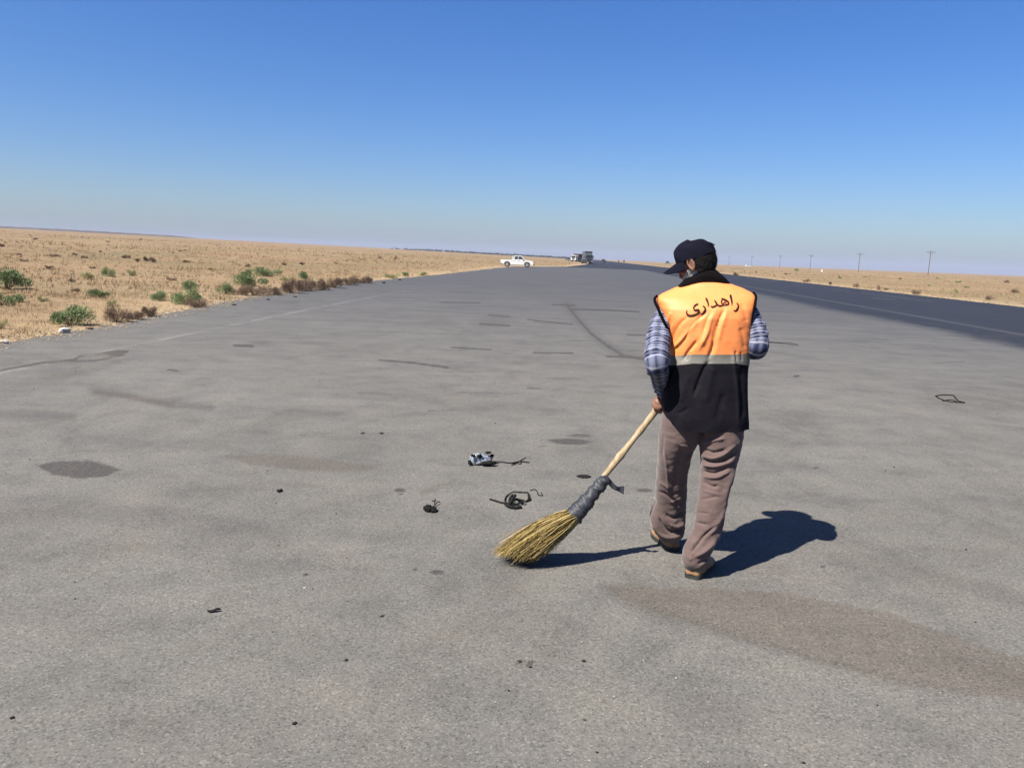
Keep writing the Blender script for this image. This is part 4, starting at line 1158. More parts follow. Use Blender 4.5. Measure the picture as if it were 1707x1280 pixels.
# straw
def mat_straw():
    m = M('broom_straw', 0.55, 0.35)
    at_ = m.attr('tint'); c = m.coord()
    s_ = m.n('ShaderNodeSeparateColor'); m.t.links.new(at_.outputs['Color'], s_.inputs[0])
    col = m.ramp(s_.outputs[0], [(0.0, (0.0506, 0.0325, 0.0101)), (0.3, (0.1446, 0.0976, 0.0253)), (0.65, (0.2387, 0.1700, 0.0470)), (1.0, (0.3327, 0.2531, 0.0940))])
    m.set('Base Color', col); return m.m
V = []; F = []; TI = []
axn = ax.normalized(); NS = 6800
tipL = flat(822, 930); 
for k in range(NS):
    rr = sqrt(random.random()); a_ = random.uniform(0, 2 * pi); ca, sa = cos(a_), sin(a_)
    root = W1 - axn * .02 + (e1 * ca + e2 * sa) * .045 * rr
    # tips spread in a flat fan lying on the ground
    f1 = rr * ca; f2 = rr * sa           # f1 lateral fan, f2 thickness
    L = random.uniform(.70, 1.03)
    # tip target: between upper-left outline and lower right outline of the fan
    s_ = (f2 + 1) / 2 * .9 + .05 * random.random()     # 0 lower .. 1 upper
    tx = 824 + (1 - s_) * 62 + random.gauss(0, 8) + (abs(f1) ** 3) * 10; ty = 938 - s_ * 20 + random.gauss(0, 3.5)
    Yt = 3.85 + f1 * .10 + random.gauss(0, .01)
    tip = Vector(at(tx, ty, Yt))
    tip.z = max(0.004, min(tip.z, .07 + .03 * random.random())) if s_ < .9 else max(.006, tip.z)
    mid = root.lerp(tip, .5) + Vector((0, 0, .050 * s_ + .0)) + axn * .020 * (1 - s_) + Vector((random.gauss(0, .011), random.gauss(0, .014), random.gauss(0, .012)))
    tip = root.lerp(tip, L)
    tip.z = max(tip.z, .003)
    if random.random() < .035: tip = tip + Vector((random.gauss(0, .03), random.gauss(0, .03), abs(random.gauss(0, .03)))); mid = mid + Vector((0, 0, abs(random.gauss(0, .02))))
    w = random.uniform(.0009, .0019); tint = min(1, max(0, random.gauss(.55, .24)))
    sd = Vector((random.gauss(0, 1), random.gauss(0, 1), random.gauss(0, 1))); sd = sd.cross(tip - root).normalized() * w
    i = len(V); N_ = 6
    for j in range(N_ + 1):
        t = j / N_; p = root * (1 - t) ** 2 + mid * 2 * t * (1 - t) + tip * t * t
        p = p + Vector((0, 0, .003 * sin(t * 9 + k)))
        if p.z < .002: p.z = .002
        ww = sd * (1 - .55 * t); V += [p - ww, p + ww]; TI += [tint * (1 - .25 * t)] * 2
        if j: F.append((i + 2 * j - 2, i + 2 * j - 1, i + 2 * j + 1, i + 2 * j))
me = np_mesh('bristles', np.array([tuple(x) for x in V]), F, False)
a = me.color_attributes.new('tint', 'FLOAT_COLOR', 'POINT'); arr = np.zeros((len(me.vertices), 4), np.float32)
arr[:, 0] = TI[:len(arr)]; arr[:, 3] = 1; a.data.foreach_set('color', arr.ravel())
o = bkid('bristles', me, mat_straw()); o['kind'] = 'stuff'
# ================================================================== SHRUBS
def mat_leaf(name, stops):
    m = M(name, 0.75, 0.2); at_ = m.attr('tint'); s_ = m.n('ShaderNodeSeparateColor'); m.t.links.new(at_.outputs['Color'], s_.inputs[0])
    m.set('Base Color', m.ramp(s_.outputs[0], stops)); return m.m
ML_G = mat_leaf('green_shrub_leaf', [(0, (0.0566, 0.0820, 0.0311)), (0.5, (0.1159, 0.1583, 0.0679)), (1, (0.2262, 0.2686, 0.1202))])
ML_P = mat_leaf('pale_shrub_leaf', [(0, (0.1696, 0.1626, 0.0778)), (0.5, (0.2686, 0.2545, 0.1202)), (1, (0.3958, 0.3534, 0.1838))])
ML_B = mat_leaf('dry_brown_twig', [(0, (0.0805, 0.0515, 0.0343)), (0.5, (0.1448, 0.0987, 0.0665)), (1, (0.2574, 0.1877, 0.1287))])
ML_D = mat_leaf('dark_dry_twig', [(0, (0.0376, 0.0236, 0.0172)), (0.5, (0.0858, 0.0558, 0.0386)), (1, (0.1823, 0.1234, 0.0858))])
M_ST = simple('woody_stem', (0.12, 0.085, 0.055), 0.9, 0.1, scale=30)
def bush_mesh(kind, seed, n=1500):
    """unit bush: radius 1, height 1. returns (foliage V,F,T), (stems V,F)"""
    r_ = random.Random(seed)
    nl = 7
    lobes = [(r_.uniform(-.6, .6), r_.uniform(-.5, .5), r_.uniform(.18, .62), r_.uniform(.28, .5)) for _ in range(nl)]
    V = []; F = []; T = []
    for k in range(n):
        lx, ly, lz, lr = lobes[r_.randrange(nl)]
        d = Vector((r_.gauss(0, 1), r_.gauss(0, 1), r_.gauss(.25, 1))).normalized(); rr = lr * r_.random() ** .4
        p = Vector((lx, ly, lz)) + Vector((d.x * rr, d.y * rr, d.z * rr * .85))
        if p.z < 0: p.z = r_.uniform(0, .1)
        up = Vector((p.x * .8 + r_.gauss(0, .35), p.y * .8 + r_.gauss(0, .35), r_.uniform(.4, 1.2))).normalized()
        if kind in 'gp': L = r_.uniform(.05, .14); w = r_.uniform(.006, .014)
        else: L = r_.uniform(.10, .26); w = r_.uniform(.004, .010)
        sd = up.cross(Vector((r_.gauss(0, 1), r_.gauss(0, 1), r_.gauss(0, 1)))).normalized() * w
        i = len(V)
        V += [p - up * L * .2, p + up * L * .4 + sd, p + up * L, p + up * L * .4 - sd]; F.append((i, i + 1, i + 2, i + 3)); t = r_.random(); T += [t] * 4
    sp = []
    for k in range(16):
        lx, ly, lz, lr = lobes[k % nl]
        e = Vector((lx + r_.uniform(-.2, .2), ly + r_.uniform(-.2, .2), lz + lr * .7)); b = Vector((r_.uniform(-.1, .1), r_.uniform(-.1, .1), -.05))
        m = b.lerp(e, .5) + Vector((r_.uniform(-.08, .08), r_.uniform(-.08, .08), .05))
        sp.append(tube([tuple(b), tuple(m), tuple(e)], [.014, .010, .005], 5, False))
    v, f = merge(sp)
    return np.array([tuple(x) for x in V]), F, T, v, f
MATS = {'g': ML_G, 'p': ML_P, 'b': ML_B, 'd': ML_D}
BUSH = {}
for kd in 'gpbd':
    for s_ in range(4):
        V, F, T, v2, f2 = bush_mesh(kd, 100 + s_ * 7 + ord(kd), 3600 if kd in 'gp' else 2400)
        me = np_mesh('foliage', V, F, False)
        a = me.color_attributes.new('tint', 'FLOAT_COLOR', 'POINT'); arr = np.ones((len(V), 4), np.float32); arr[:, 0] = T; a.data.foreach_set('color', arr.ravel())
        me.materials.append(MATS[kd])
        ms = poly_mesh('stems', v2, f2); ms.materials.append(M_ST)
        BUSH[(kd, s_)] = (me, ms)
ONES = ['first', 'second', 'third', 'fourth', 'fifth', 'sixth', 'seventh', 'eighth', 'ninth', 'tenth', 'eleventh', 'twelfth', 'thirteenth', 'fourteenth', 'fifteenth', 'sixteenth', 'seventeenth', 'eighteenth', 'nineteenth', 'twentieth',
 'twenty-first', 'twenty-second', 'twenty-third', 'twenty-fourth', 'twenty-fifth', 'twenty-sixth', 'twenty-seventh', 'twenty-eighth', 'twenty-ninth', 'thirtieth', 'thirty-first', 'thirty-second']
cnt = 0
def shrub(px_, py_, w, h, kd, label=None, group=None, name=None):
    global cnt
    p = ground(px_, py_); dist = np.hypot(p[0], p[1]); s = sqrt(p[0] ** 2 + p[1] ** 2 + CAMH ** 2) / FPX
    cnt += 1; me, ms = BUSH[(kd, cnt % 4)]
    nm = name or {'g': 'green_shrub', 'p': 'pale_shrub', 'b': 'dry_bush', 'd': 'dry_bush'}[kd]
    o = empty(nm, (p[0], p[1], p[2] - 0.02), random.uniform(0, 6.28), label, 'shrub' if kd in 'gp' else 'dry bush', group)
    rx = w * s / 2 / .80; rz = h * s / .92
    for n_, m_ in (('foliage', me), ('stems', ms)):
        c = bpy.data.objects.new(n_, m_); COL.objects.link(c); c.parent = o; c.scale = (rx, rx * random.uniform(.75, 1.0), rz)
    return o
SH = [(115, 543, 58, 34, 'g', 'large round green shrub nearest the asphalt, beside the white rock'),
 (10, 482, 62, 28, 'g', 'wide green shrub cut by the left edge of the picture, upper one'),
 (6, 509, 32, 20, 'g', 'small green shrub at the left edge below the wide one'),
 (31, 504, 18, 14, 'g', 'small green shrub just right of the one at the left edge'),
 (167, 495, 34, 14, 'g', 'low flat green shrub in the dry grass above the brown bushes'),
 (146, 466, 26, 12, 'p', 'pale grey green shrub low in the dry field, left of the dark round one'),
 (181, 461, 20, 15, 'g', 'small dark round green shrub far back in the left field'),
 (220, 460, 15, 12, 'p', 'small pale shrub right of the dark round shrub in the left field'),
 (266, 502, 28, 19, 'g', 'round green shrub standing alone left of the green pair'),
 (317, 486, 28, 18, 'g', 'upper green shrub of the pair near the asphalt edge'),
 (310, 508, 44, 26, 'g', 'bushy green shrub, lower and larger of the pair near the asphalt edge'),
 (186, 510, 18, 13, 'p', 'pale thin shrub right behind the brown bushes'),
 (72, 503, 15, 9, 'p', 'tiny pale shrub in the grass left of the low flat green one'),
 (2, 548, 17, 14, 'p', 'pale shrub at the left edge close to the asphalt'),
 (410, 463, 22, 14, 'g', 'small green shrub at the back left of the green thicket'),
 (445, 461, 42, 16, 'g', 'broad green shrub at the back of the green thicket'),
 (422, 477, 52, 22, 'g', 'largest green shrub in the middle of the thicket'),
 (376, 491, 28, 18, 'g', 'green shrub at the left end of the thicket beside brown brush'),
 (506, 465, 30, 13, 'g', 'green shrub at the right end of the thicket above the dark brush'),
 (477, 468, 24, 9, 'p', 'pale flat shrub between the thicket and the dark brush'),
 (654, 464, 24, 9, 'p', 'pale shrub at the left end of the row past the dark brush'),
 (676, 461, 16, 8, 'g', 'small green shrub in the row past the dark brush'),
 (703, 459, 26, 7, 'p', 'long low pale shrub at the right end of the row past the dark brush'),
 (194, 537, 42, 29, 'b', 'twiggy brown dry bush at the asphalt edge right of the large green shrub'),
 (227, 533, 24, 15, 'd', 'small dark dry bush in the middle of the brown bushes'),
 (249, 528, 28, 20, 'b', 'greyish dry bush at the right end of the brown bushes'),
 (327, 514, 28, 18, 'b', 'brown dry bush at the asphalt edge in front of the green pair'),
 (401, 492, 32, 14, 'b', 'light brown brush at the left end of the dark brush line'),
 (425, 493, 42, 17, 'b', 'brown brush below the green thicket'),
 (453, 494, 36, 19, 'b', 'reddish brown brush left of the blackened brush'),
 (486, 491, 36, 24, 'd', 'blackened tall brush at the start of the dark line'),
 (510, 488, 34, 24, 'd', 'dark brown brush, second clump of the dark line'),
 (534, 486, 34, 22, 'd', 'dark brown brush in the middle of the dark line'),
 (558, 482, 34, 20, 'd', 'dark brown brush, fourth clump of the dark line'),
 (581, 477, 28, 16, 'd', 'low dark brush near the right end of the dark line'),
 (603, 474, 32, 15, 'd', 'blackened brush at the right end of the dark line'),
 (1226, 460, 10, 6, 'd', 'dark bush just right of the worker beyond the highway'),
 (1328, 452, 9, 4, 'g', 'small dark green bush far back in the right field')]
for a in SH: shrub(*a)
TL = []
for x, y, w, h, kd in [(254, 438, 11, 8, 'd'), (245, 436, 9, 8, 'd'), (210, 431, 13, 6, 'd'), (229, 437, 8, 6, 'd'), (312, 438, 10, 4, 'd'), (141, 431, 12, 5, 'b'), (88, 428, 18, 4, 'b'), (59, 400, 7, 3, 'd'), (3, 412, 9, 5, 'd'), (413, 445, 10, 5, 'd'), (474, 442, 9, 4, 'd'), (504, 442, 8, 5, 'd'), (286, 468, 14, 6, 'b'), (118, 470, 12, 6, 'b'), (155, 448, 9, 4, 'd'), (82, 448, 14, 6, 'b'), (30, 425, 8, 3, 'b'), (167, 421, 6, 4, 'b'), (126, 426, 8, 4, 'b'), (180, 404, 8, 2.5, 'b'), (430, 452, 16, 7, 'b'), (350, 450, 9, 4, 'b'), (634, 432, 6, 5, 'b'), (660, 432, 5, 6, 'b'), (40, 436, 10, 4, 'b'), (235, 400, 5, 2.5, 'b'), (300, 420, 7, 3, 'b'), (560, 440, 9, 3.5, 'b'), (330, 478, 12, 6, 'b'), (125, 486, 18, 7, 'b')]:
    TL.append((x, shrub(x, y, w, h, kd, 'tuft', 'brown tufts in the left field')))
TL.sort(key=lambda q_: q_[0])
for k, (x, o) in enumerate(TL): o['label'] = 'small brown tuft far back in the left field, %s from the left' % ONES[k]
TR = []
for x, y, w, h, kd in [(1342, 471, 9, 5, 'b'), (1348, 470, 8, 6, 'p'), (1383, 475, 7, 5, 'd'), (1427, 479, 9, 8, 'b'), (1464, 484, 10, 8, 'b'), (1477, 484, 7, 5, 'b'), (1528, 491, 12, 8, 'b'), (1593, 488, 9, 8, 'p'), (1565, 465, 12, 3, 'p'), (1595, 471, 14, 4, 'p'), (1677, 472, 7, 4, 'd'), (1650, 500, 13, 8, 'b'), (1500, 466, 9, 3, 'b'), (1440, 462, 9, 3, 'p'), (1610, 480, 11, 4, 'p'), (1548, 477, 10, 5, 'p'), (1260, 455, 6, 3, 'b'), (1290, 460, 8, 3, 'p'), (1310, 458, 6, 3, 'b'), (1690, 488, 12, 6, 'b'), (1400, 464, 10, 4, 'p')]:
    TR.append((x, shrub(x, y, w, h, kd, 'tuft', 'tufts in the right field')))
TR.sort(key=lambda q_: q_[0])
for k, (x, o) in enumerate(TR): o['label'] = 'small dull tuft beyond the highway, %s from the left' % ONES[k]

# ================================================================== ROCKS AND ROADSIDE BITS
def rock_mesh(seed, size, flat_=.6, sub=2):
    r_ = random.Random(seed); bm = bmesh.new(); bmesh.ops.create_icosphere(bm, subdivisions=sub, radius=1.0)
    dirs = [(Vector((r_.gauss(0, 1), r_.gauss(0, 1), r_.gauss(0, 1))).normalized(), r_.uniform(.55, .9)) for _ in range(9)]
    for v in bm.verts:
        for d, c in dirs:
            k = v.co.dot(d)
            if k > c: v.co -= d * (k - c)
        v.co += v.co.normalized() * r_.uniform(-.03, .03)
    for v in bm.verts: v.co = Vector((v.co.x * size[0], v.co.y * size[1], v.co.z * size[2]))
    return bm_mesh('rock', bm)
m_white = simple('chalky_white', (0.50, 0.47, 0.42), .8, .3, var=.15, scale=30, bump=.4)
m_stone = simple('sandy_stone', (0.42, 0.35, 0.27), .9, .2, var=.3, scale=25, bump=.4)
m_darkl = simple('dark_clod', (0.045, 0.035, 0.028), .9, .2, var=.4, scale=25, bump=.4)
def rock(px_, py_, w, h, mat, label, cat='rock', name='rock', group=None, rot=0.0, onroad=False):
    p = flat(px_, py_) if onroad else ground(px_, py_); s = sqrt(p[0] ** 2 + p[1] ** 2 + CAMH ** 2) / FPX
    o = link(name, rock_mesh(int(px_ * 7 + py_), (w * s / 2, w * s / 2 * .75, h * s / 2)), None, mat)
    o.location = (p[0], p[1], max(p[2], 0) + h * s * .30); o.rotation_euler = (0, 0, rot)
    return tag(o, label, cat, group)
rock(108, 557, 18, 11, m_white, 'white angular rock at the asphalt edge below the large green shrub', rot=.4)
rock(9, 575, 12, 7, m_white, 'pale stone on the asphalt edge at the left side of the picture')
rock(1, 573, 7, 6, m_stone, 'small sandy stone touching the left side of the picture')
rock(151, 551, 10, 4, m_darkl, 'dark flat clod on the asphalt edge right of the white rock', 'clod', 'clod')
rock(640, 474, 8, 4, m_darkl, 'dark clod on the verge past the dark brush, nearer one', 'clod', 'clod')
rock(667, 469, 6, 3, m_darkl, 'dark clod on the verge past the dark brush, farther one', 'clod', 'clod')
rock(492, 498, 8, 3, m_darkl, 'dark clod on the verge just below the blackened brush', 'clod', 'clod')
rock(447, 503, 6, 3, m_darkl, 'dark clod on the verge below the reddish brown brush', 'clod', 'clod')
rock(390, 512, 10, 3, m_darkl, 'dark clod on the verge left below the brown brush', 'clod', 'clod')
m_pale = simple('pale_pebble', (0.30, 0.28, 0.25), .85, .3, var=.2, scale=90, bump=.3)
m_dkp = simple('dark_pebble', (0.018, 0.017, 0.016), .85, .15, var=.4, scale=90, bump=.3)
PB = []
for x, y, w, mt, gl in [(560, 856, 6, m_dkp, 'd'), (466, 820, 8, m_dkp, 'd'), (460, 839, 4, m_dkp, 'd'), (50, 766, 4, m_dkp, 'd'), (510, 957, 6, m_dkp, 'd'), (20, 1197, 10, m_dkp, 'd'), (491, 1206, 13, m_dkp, 'd'), (577, 1100, 9, m_dkp, 'd'), (637, 1027, 8, m_dkp, 'd'),
        (925, 1093, 5, m_dkp, 'd'), (973, 1102, 12, m_dkp, 'd'), (866, 1103, 8, m_dkp, 'd'), (884, 1112, 9, m_dkp, 'd'), (848, 1151, 7, m_dkp, 'd'), (995, 1254, 8, m_dkp, 'd'), (1340, 1272, 9, m_dkp, 'd'), (1610, 916, 6, m_dkp, 'd'), (1463, 1175, 5, m_dkp, 'd'), (1626, 1037, 5, m_dkp, 'd'), (1075, 1210, 5, m_dkp, 'd'),
        (605, 722, 6, m_dkp, 'd'), (636, 723, 10, m_dkp, 'd'), (826, 706, 5, m_dkp, 'd'), (1490, 779, 5, m_dkp, 'd'), (1331, 627, 5, m_dkp, 'd'), (61, 1013, 4, m_dkp, 'd'), (125, 998, 5, m_dkp, 'd'), (455, 1053, 5, m_dkp, 'd'), (501, 1078, 4, m_dkp, 'd'), (578, 930, 4, m_dkp, 'd'),
        (508, 980, 8, m_pale, 'p'), (430, 1110, 5, m_pale, 'p'), (1220, 1069, 6, m_pale, 'p'), (1277, 1276, 10, m_pale, 'p'), (267, 812, 5, m_pale, 'p'), (333, 716, 6, m_pale, 'p'), (345, 1230, 5, m_pale, 'p'), (720, 1180, 5, m_pale, 'p'), (1420, 1000, 4, m_pale, 'p'), (560, 645, 4, m_pale, 'p')]:
    w *= .72
    PB.append((x, gl, rock(x, y, w, w * .45, mt, 'tiny dark chip lying on the grey asphalt' if gl == 'd' else 'tiny pale pebble lying on the grey asphalt', 'pebble', 'pebble', 'dark chips on the asphalt' if gl == 'd' else 'pale pebbles on the asphalt', random.uniform(0, 3), True)))
for gl, nm in (('d', 'tiny dark chip on the grey asphalt, %s from the left among the chips'), ('p', 'tiny pale pebble on the grey asphalt, %s from the left among the pebbles')):
    for k, q_ in enumerate(sorted([q_ for q_ in PB if q_[1] == gl], key=lambda q_: q_[0])): q_[2]['label'] = nm % ONES[k]

m_grit = M('road_grit', .9, .2); m_grit.set('Base Color', m_grit.ramp(m_grit.noise(m_grit.coord(), 35, 2), [(.35, (.030, .028, .026)), (.5, (.10, .092, .082)), (.62, (.19, .175, .155))])); m_grit = m_grit.m
V = []; F = []
for k in range(6500):
    r = 2.2 + 13 * random.random() ** 1.4; a_ = radians(random.uniform(-38, 38)); x, y = r * sin(a_), r * cos(a_)
    if fbm(np.array([x * .8]), np.array([y * .8]), 97)[0] < random.uniform(.25, .55): continue
    s_ = random.uniform(.0012, .0032) * (1 + r * .10) * (1.8 if random.random() < .05 else 1)
    P = OCT * np.array([random.uniform(.7, 1.4), random.uniform(.7, 1.4), random.uniform(.4, .8)]) * s_
    i = len(V); V += list(P + np.array([x, y, s_ * .3])); F += [(a + i, b + i, c + i) for a, b, c in OF]
tag(link('road_grit', np_mesh('road_grit', V, F, False), None, m_grit), 'fine grit and small chips scattered over the near asphalt', 'grit', None, 'stuff')

# ================================================================== LITTER ON THE ASPHALT
m_wire = simple('black_wire', (0.011, 0.0105, 0.0105), .85, .15, var=.4, scale=80, bump=.2)
def wire(pts, r, seed=0, n=60, zamp=.004, z0=None):
    r_ = random.Random(seed)
    P = [np.array(flat(x, y)) + np.array([0, 0, (z0 if z0 is not None else r) + abs(r_.gauss(0, zamp))]) for x, y in pts]
    return tube(catmull(P, n), r, 7)
def pz(x, y): return (680 + x / 7.1125, 730 + y / 7.1125)
# silver crumpled container
crush = empty('crumpled_container', tuple(flat(802, 774)), .2, 'crumpled silver white container with dark openings lying on the asphalt', 'litter')
cl = Vector(crush.location)
V = []; F = []; nu, nv = 40, 60; r_ = random.Random(5)
dents = [(Vector((r_.gauss(0, 1), r_.gauss(0, 1), r_.gauss(.3, .8))).normalized(), r_.uniform(.45, .85), r_.uniform(.5, 1.2)) for _ in range(22)]
for i in range(nu):
    for j in range(nv):
        e = -pi / 2 + pi * i / (nu - 1); a_ = 2 * pi * j / nv
        d = Vector((cos(e) * cos(a_), cos(e) * sin(a_), sin(e))); q_ = d.copy()
        for dd, c, g in dents:
            k = q_.dot(dd)
            if k > c: q_ -= dd * (k - c) * g
        q_ *= 1 + .05 * sin(a_ * 7 + e * 5) + .03 * sin(a_ * 17)
        V.append((q_.x * .128, q_.y * .092, max(q_.z * .064 + .046, .002)))
idx = np.arange(nu * nv).reshape(nu, nv)
F = np.stack([idx[:-1], np.roll(idx, -1, 1)[:-1], np.roll(idx, -1, 1)[1:], idx[1:]], -1).reshape(-1, 4)
def mat_foil():
    m = M('dirty_silver', .38, .6, .45); c = m.coord()
    m.set('Base Color', m.ramp(m.noise(c, 22, 5, .65, .8), [(.32, (.035, .04, .045)), (.46, (.17, .19, .21)), (.62, (.40, .43, .46))])); m.bump(m.noise(c, 40, 4, .6), .5, .01); return m.m
link('crumpled_shell', np_mesh('crumpled_shell', V, F), crush, mat_foil())
for (x, y, z, sx, sy, sz) in [(-.070, -.040, .082, .016, .014, .010), (-.022, -.045, .080, .020, .012, .012), (.050, -.015, .098, .024, .014, .009), (.084, .0, .070, .014, .012, .010), (.048, -.058, .026, .060, .022, .018), (-.095, -.028, .026, .012, .022, .018)]:  # black lumps for the openings; the low front one imitates shade beneath
    bm = bmesh.new(); ico(bm, Vector((x, y, z)), (sx, sy, sz), 3)
    for v in bm.verts: v.co += v.co.normalized() * 0 + Vector((r_.uniform(-1, 1), r_.uniform(-1, 1), r_.uniform(-1, 1))) * .0042
    link('dark_opening_and_shade', bm_mesh('dark_opening_and_shade', bm, True), crush, m_wire)
def thing_mesh(name, vf, mat, label, cat, origin, group=None):
    v, f = vf; og = np.array(flat(*origin)); o = link(name, poly_mesh(name, v - og, f), None, mat); o.location = tuple(og); return tag(o, label, cat, group)
thing_mesh('twisted_wire', merge([wire([pz(1020, 292), pz(1120, 298), pz(1220, 302), pz(1330, 288), pz(1440, 300)], .0045, 1), wire([pz(1230, 325), pz(1290, 300), pz(1340, 270), pz(1400, 235)], .003, 2), wire([pz(1225, 330), pz(1290, 310), pz(1330, 315), pz(1345, 280)], .0028, 3)]),
           m_wire, 'thin straight wire with a twisted end beside the silver container', 'wire', (850, 772))
thing_mesh('wire_tangle', merge([wire([pz(970, 735), pz(1030, 752), pz(1100, 775), pz(1160, 782), pz(1220, 790)], .0055, 4), wire([pz(1160, 790), pz(1150, 740), pz(1180, 690), pz(1260, 660), pz(1360, 652), pz(1420, 668), pz(1440, 710), pz(1455, 740), pz(1400, 765), pz(1340, 780)], .0045, 5),
    wire([pz(1150, 800), pz(1200, 835), pz(1280, 845), pz(1340, 835), pz(1300, 825)], .008, 6), wire([pz(1180, 810), pz(1230, 750), pz(1290, 735), pz(1340, 760), pz(1340, 795), pz(1290, 800), pz(1230, 810)], .006, 7, zamp=.012),
    wire([pz(1190, 830), pz(1260, 790), pz(1270, 740), pz(1230, 740), pz(1200, 780), pz(1240, 825)], .008, 8, zamp=.02), wire([pz(1210, 800), pz(1250, 770), pz(1300, 780), pz(1350, 800), pz(1370, 790)], .006, 9, zamp=.02), wire([pz(1400, 765), pz(1430, 730), pz(1425, 690)], .005, 10)]),
    m_wire, 'tangle of black wire with one open loop near the broom', 'wire', (858, 842))
thing_mesh('short_wire', wire([pz(1450, 630), pz(1500, 615), pz(1530, 640), pz(1545, 680), pz(1590, 690), pz(1580, 650)], .0028, 11), m_wire, 'short hooked bit of thin wire right of the black wire tangle', 'wire', (895, 822))
v1 = wire([pz(285, 800), pz(310, 760), pz(325, 735)], .003, 12, zamp=.02); v2 = wire([pz(300, 830), pz(350, 790), pz(380, 780)], .0035, 13, zamp=.01)
sc_ = empty('rubber_scrap', tuple(flat(718, 855)), 0, 'small crumpled black rubber scrap with wire ends, nearest the camera left of the tangle', 'litter')
og = np.array(flat(718, 855))
def blob(cx, cy, sx, sy, sz, seed):
    p = np.array(flat(cx, cy)) - og; r_ = random.Random(seed); bm = bmesh.new(); ico(bm, Vector((0, 0, 0)), (sx, sy, sz), 3)
    for v in bm.verts: v.co = Vector((round(v.co.x * 70) / 70, round(v.co.y * 60) / 60, round(v.co.z * 90) / 90)) * .7 + v.co * .3 + Vector((r_.uniform(-1, 1), r_.uniform(-1, 1), r_.uniform(-1, 1))) * .0035
    bmesh.ops.translate(bm, vec=(p[0], p[1], p[2] + sz * .8), verts=bm.verts); return bm_mesh('lump', bm, False)
link('lump', blob(*pz(240, 865), .030, .03, .022, 1), sc_, m_wire); link('lump', blob(*pz(305, 870), .022, .03, .014, 2), sc_, m_wire)
for vf_ in (v1, v2): link('wire_end', poly_mesh('wire_end', vf_[0] - og, vf_[1]), sc_, m_wire)
def sliver(px0, py0, w, h, label, cat, mat=m_wire, name='rubber_strip', th=.006, bend=.004, rot=0.0):
    c = np.array(flat(px0, py0)); s = sqrt(c[0] ** 2 + c[1] ** 2 + CAMH ** 2) / FPX; L = w * s; n = 16; V = []; F = []
    fore = hypot(c[0], c[1]) / CAMH; W = h * s * fore
    for k in range(n):
        t = k / (n - 1) * 2 - 1; hw = W / 2 * max(.12, (1 - abs(t) ** 2.2)) * (1 + .15 * sin(k * 2.3))
        x = t * L / 2; zc = th + bend * (1 + sin(t * 3)) + .5 * bend * abs(t)
        V += [(x, -hw, zc), (x, hw, zc + .002), (x, hw, zc - th * .8), (x, -hw, zc - th * .8)]
        if k:
            a_ = 4 * (k - 1); b_ = 4 * k; F += [(a_ + j, b_ + j, b_ + (j + 1) % 4, a_ + (j + 1) % 4) for j in range(4)]
    F += [(0, 1, 2, 3), (4 * n - 1, 4 * n - 2, 4 * n - 3, 4 * n - 4)]
    o = link(name, poly_mesh(name, V, F, False), None, mat); o.location = tuple(c); o.rotation_euler = (0, 0, rot); return tag(o, label, cat)
sliver(973, 795, 24, 5, 'flat black rubber strip on the asphalt just left of the broom binding', 'rubber scrap', bend=.001)
sliver(357, 1020, 19, 2.6, 'bent black flake lying alone on the asphalt at lower left', 'rubber scrap', rot=.3)
sliver(466, 819, 9, 3, 'small dark flake on the asphalt left of the wire litter', 'rubber scrap')
thing_mesh('wire_loop', merge([wire([(1559, 661), (1570, 659.5), (1588, 660), (1592, 664), (1598, 669), (1608, 672), (1590, 671), (1575, 669), (1566, 665), (1560, 662)], .006, 14), wire([(1572, 669), (1585, 667), (1597, 671)], .006, 15)]), m_wire, 'loop of dark wire lying alone on the asphalt at far right', 'wire', (1580, 665))
thing_mesh('wire_bit', merge([wire([(1281, 571), (1295, 571.5), (1306, 573)], .006, 17), wire([(1302, 573), (1315, 572), (1330, 575)], .004, 18)]), m_wire, 'thin dark wire on the asphalt right of the worker elbow', 'wire', (1300, 572))

# ================================================================== VEHICLES
m_wpaint = simple('white_paint', (0.78, 0.78, 0.76), .35, .5, var=.04, scale=4, bump=0)
m_glass = simple('dark_glass', (0.035, 0.045, 0.055), .08, .6, var=.1, scale=3, bump=0)
m_tyre = simple('tyre_rubber', (0.02, 0.02, 0.02), .85, .2, var=.2, scale=30)
m_plast = simple('black_plastic', (0.025, 0.025, 0.027), .6, .3, var=.2, scale=20)
m_rim = simple('steel_rim', (0.45, 0.45, 0.46), .4, .5, .6, var=.1, scale=20, bump=0)
m_lamp = simple('lamp_glass', (0.7, 0.68, 0.62), .15, .6, var=.05, bump=0)
m_red = simple('red_lens', (0.45, 0.03, 0.02), .25, .5, var=.05, bump=0)
m_dgrey = simple('dark_truck_paint', (0.085, 0.10, 0.115), .4, .5, var=.15, scale=4, bump=0)
m_tarp = simple('grey_tarpaulin', (0.11, 0.13, 0.14), .7, .3, var=.15, scale=3)
m_rust = simple('dusty_brown_metal', (0.17, 0.11, 0.075), .8, .3, var=.3, scale=6)
def sub(name, fn, parent, mat, smooth=False, loc=None):
    bm = bmesh.new(); fn(bm); o = link(name, bm_mesh(name, bm, smooth), parent, mat)
    if loc: o.location = loc
    return o
def wheel(parent, x, y, z, r, w, name='wheel'):
    o = sub(name, lambda bm: cyl(bm, (x, y - w / 2, z), (x, y + w / 2, z), r, seg=24), parent, m_tyre)
    sub('rim', lambda bm: (cyl(bm, (x, y - w / 2 - .006, z), (x, y + w / 2 + .006, z), r * .66, seg=18), cyl(bm, (x, y - w / 2 - .02, z), (x, y + w / 2 + .02, z), r * .2, seg=10)), o, m_rim)
def arc(cx, cz, r, a0, a1, n=9): return [(cx + r * cos(radians(a)), cz + r * sin(radians(a))) for a in np.linspace(a0, a1, n)]
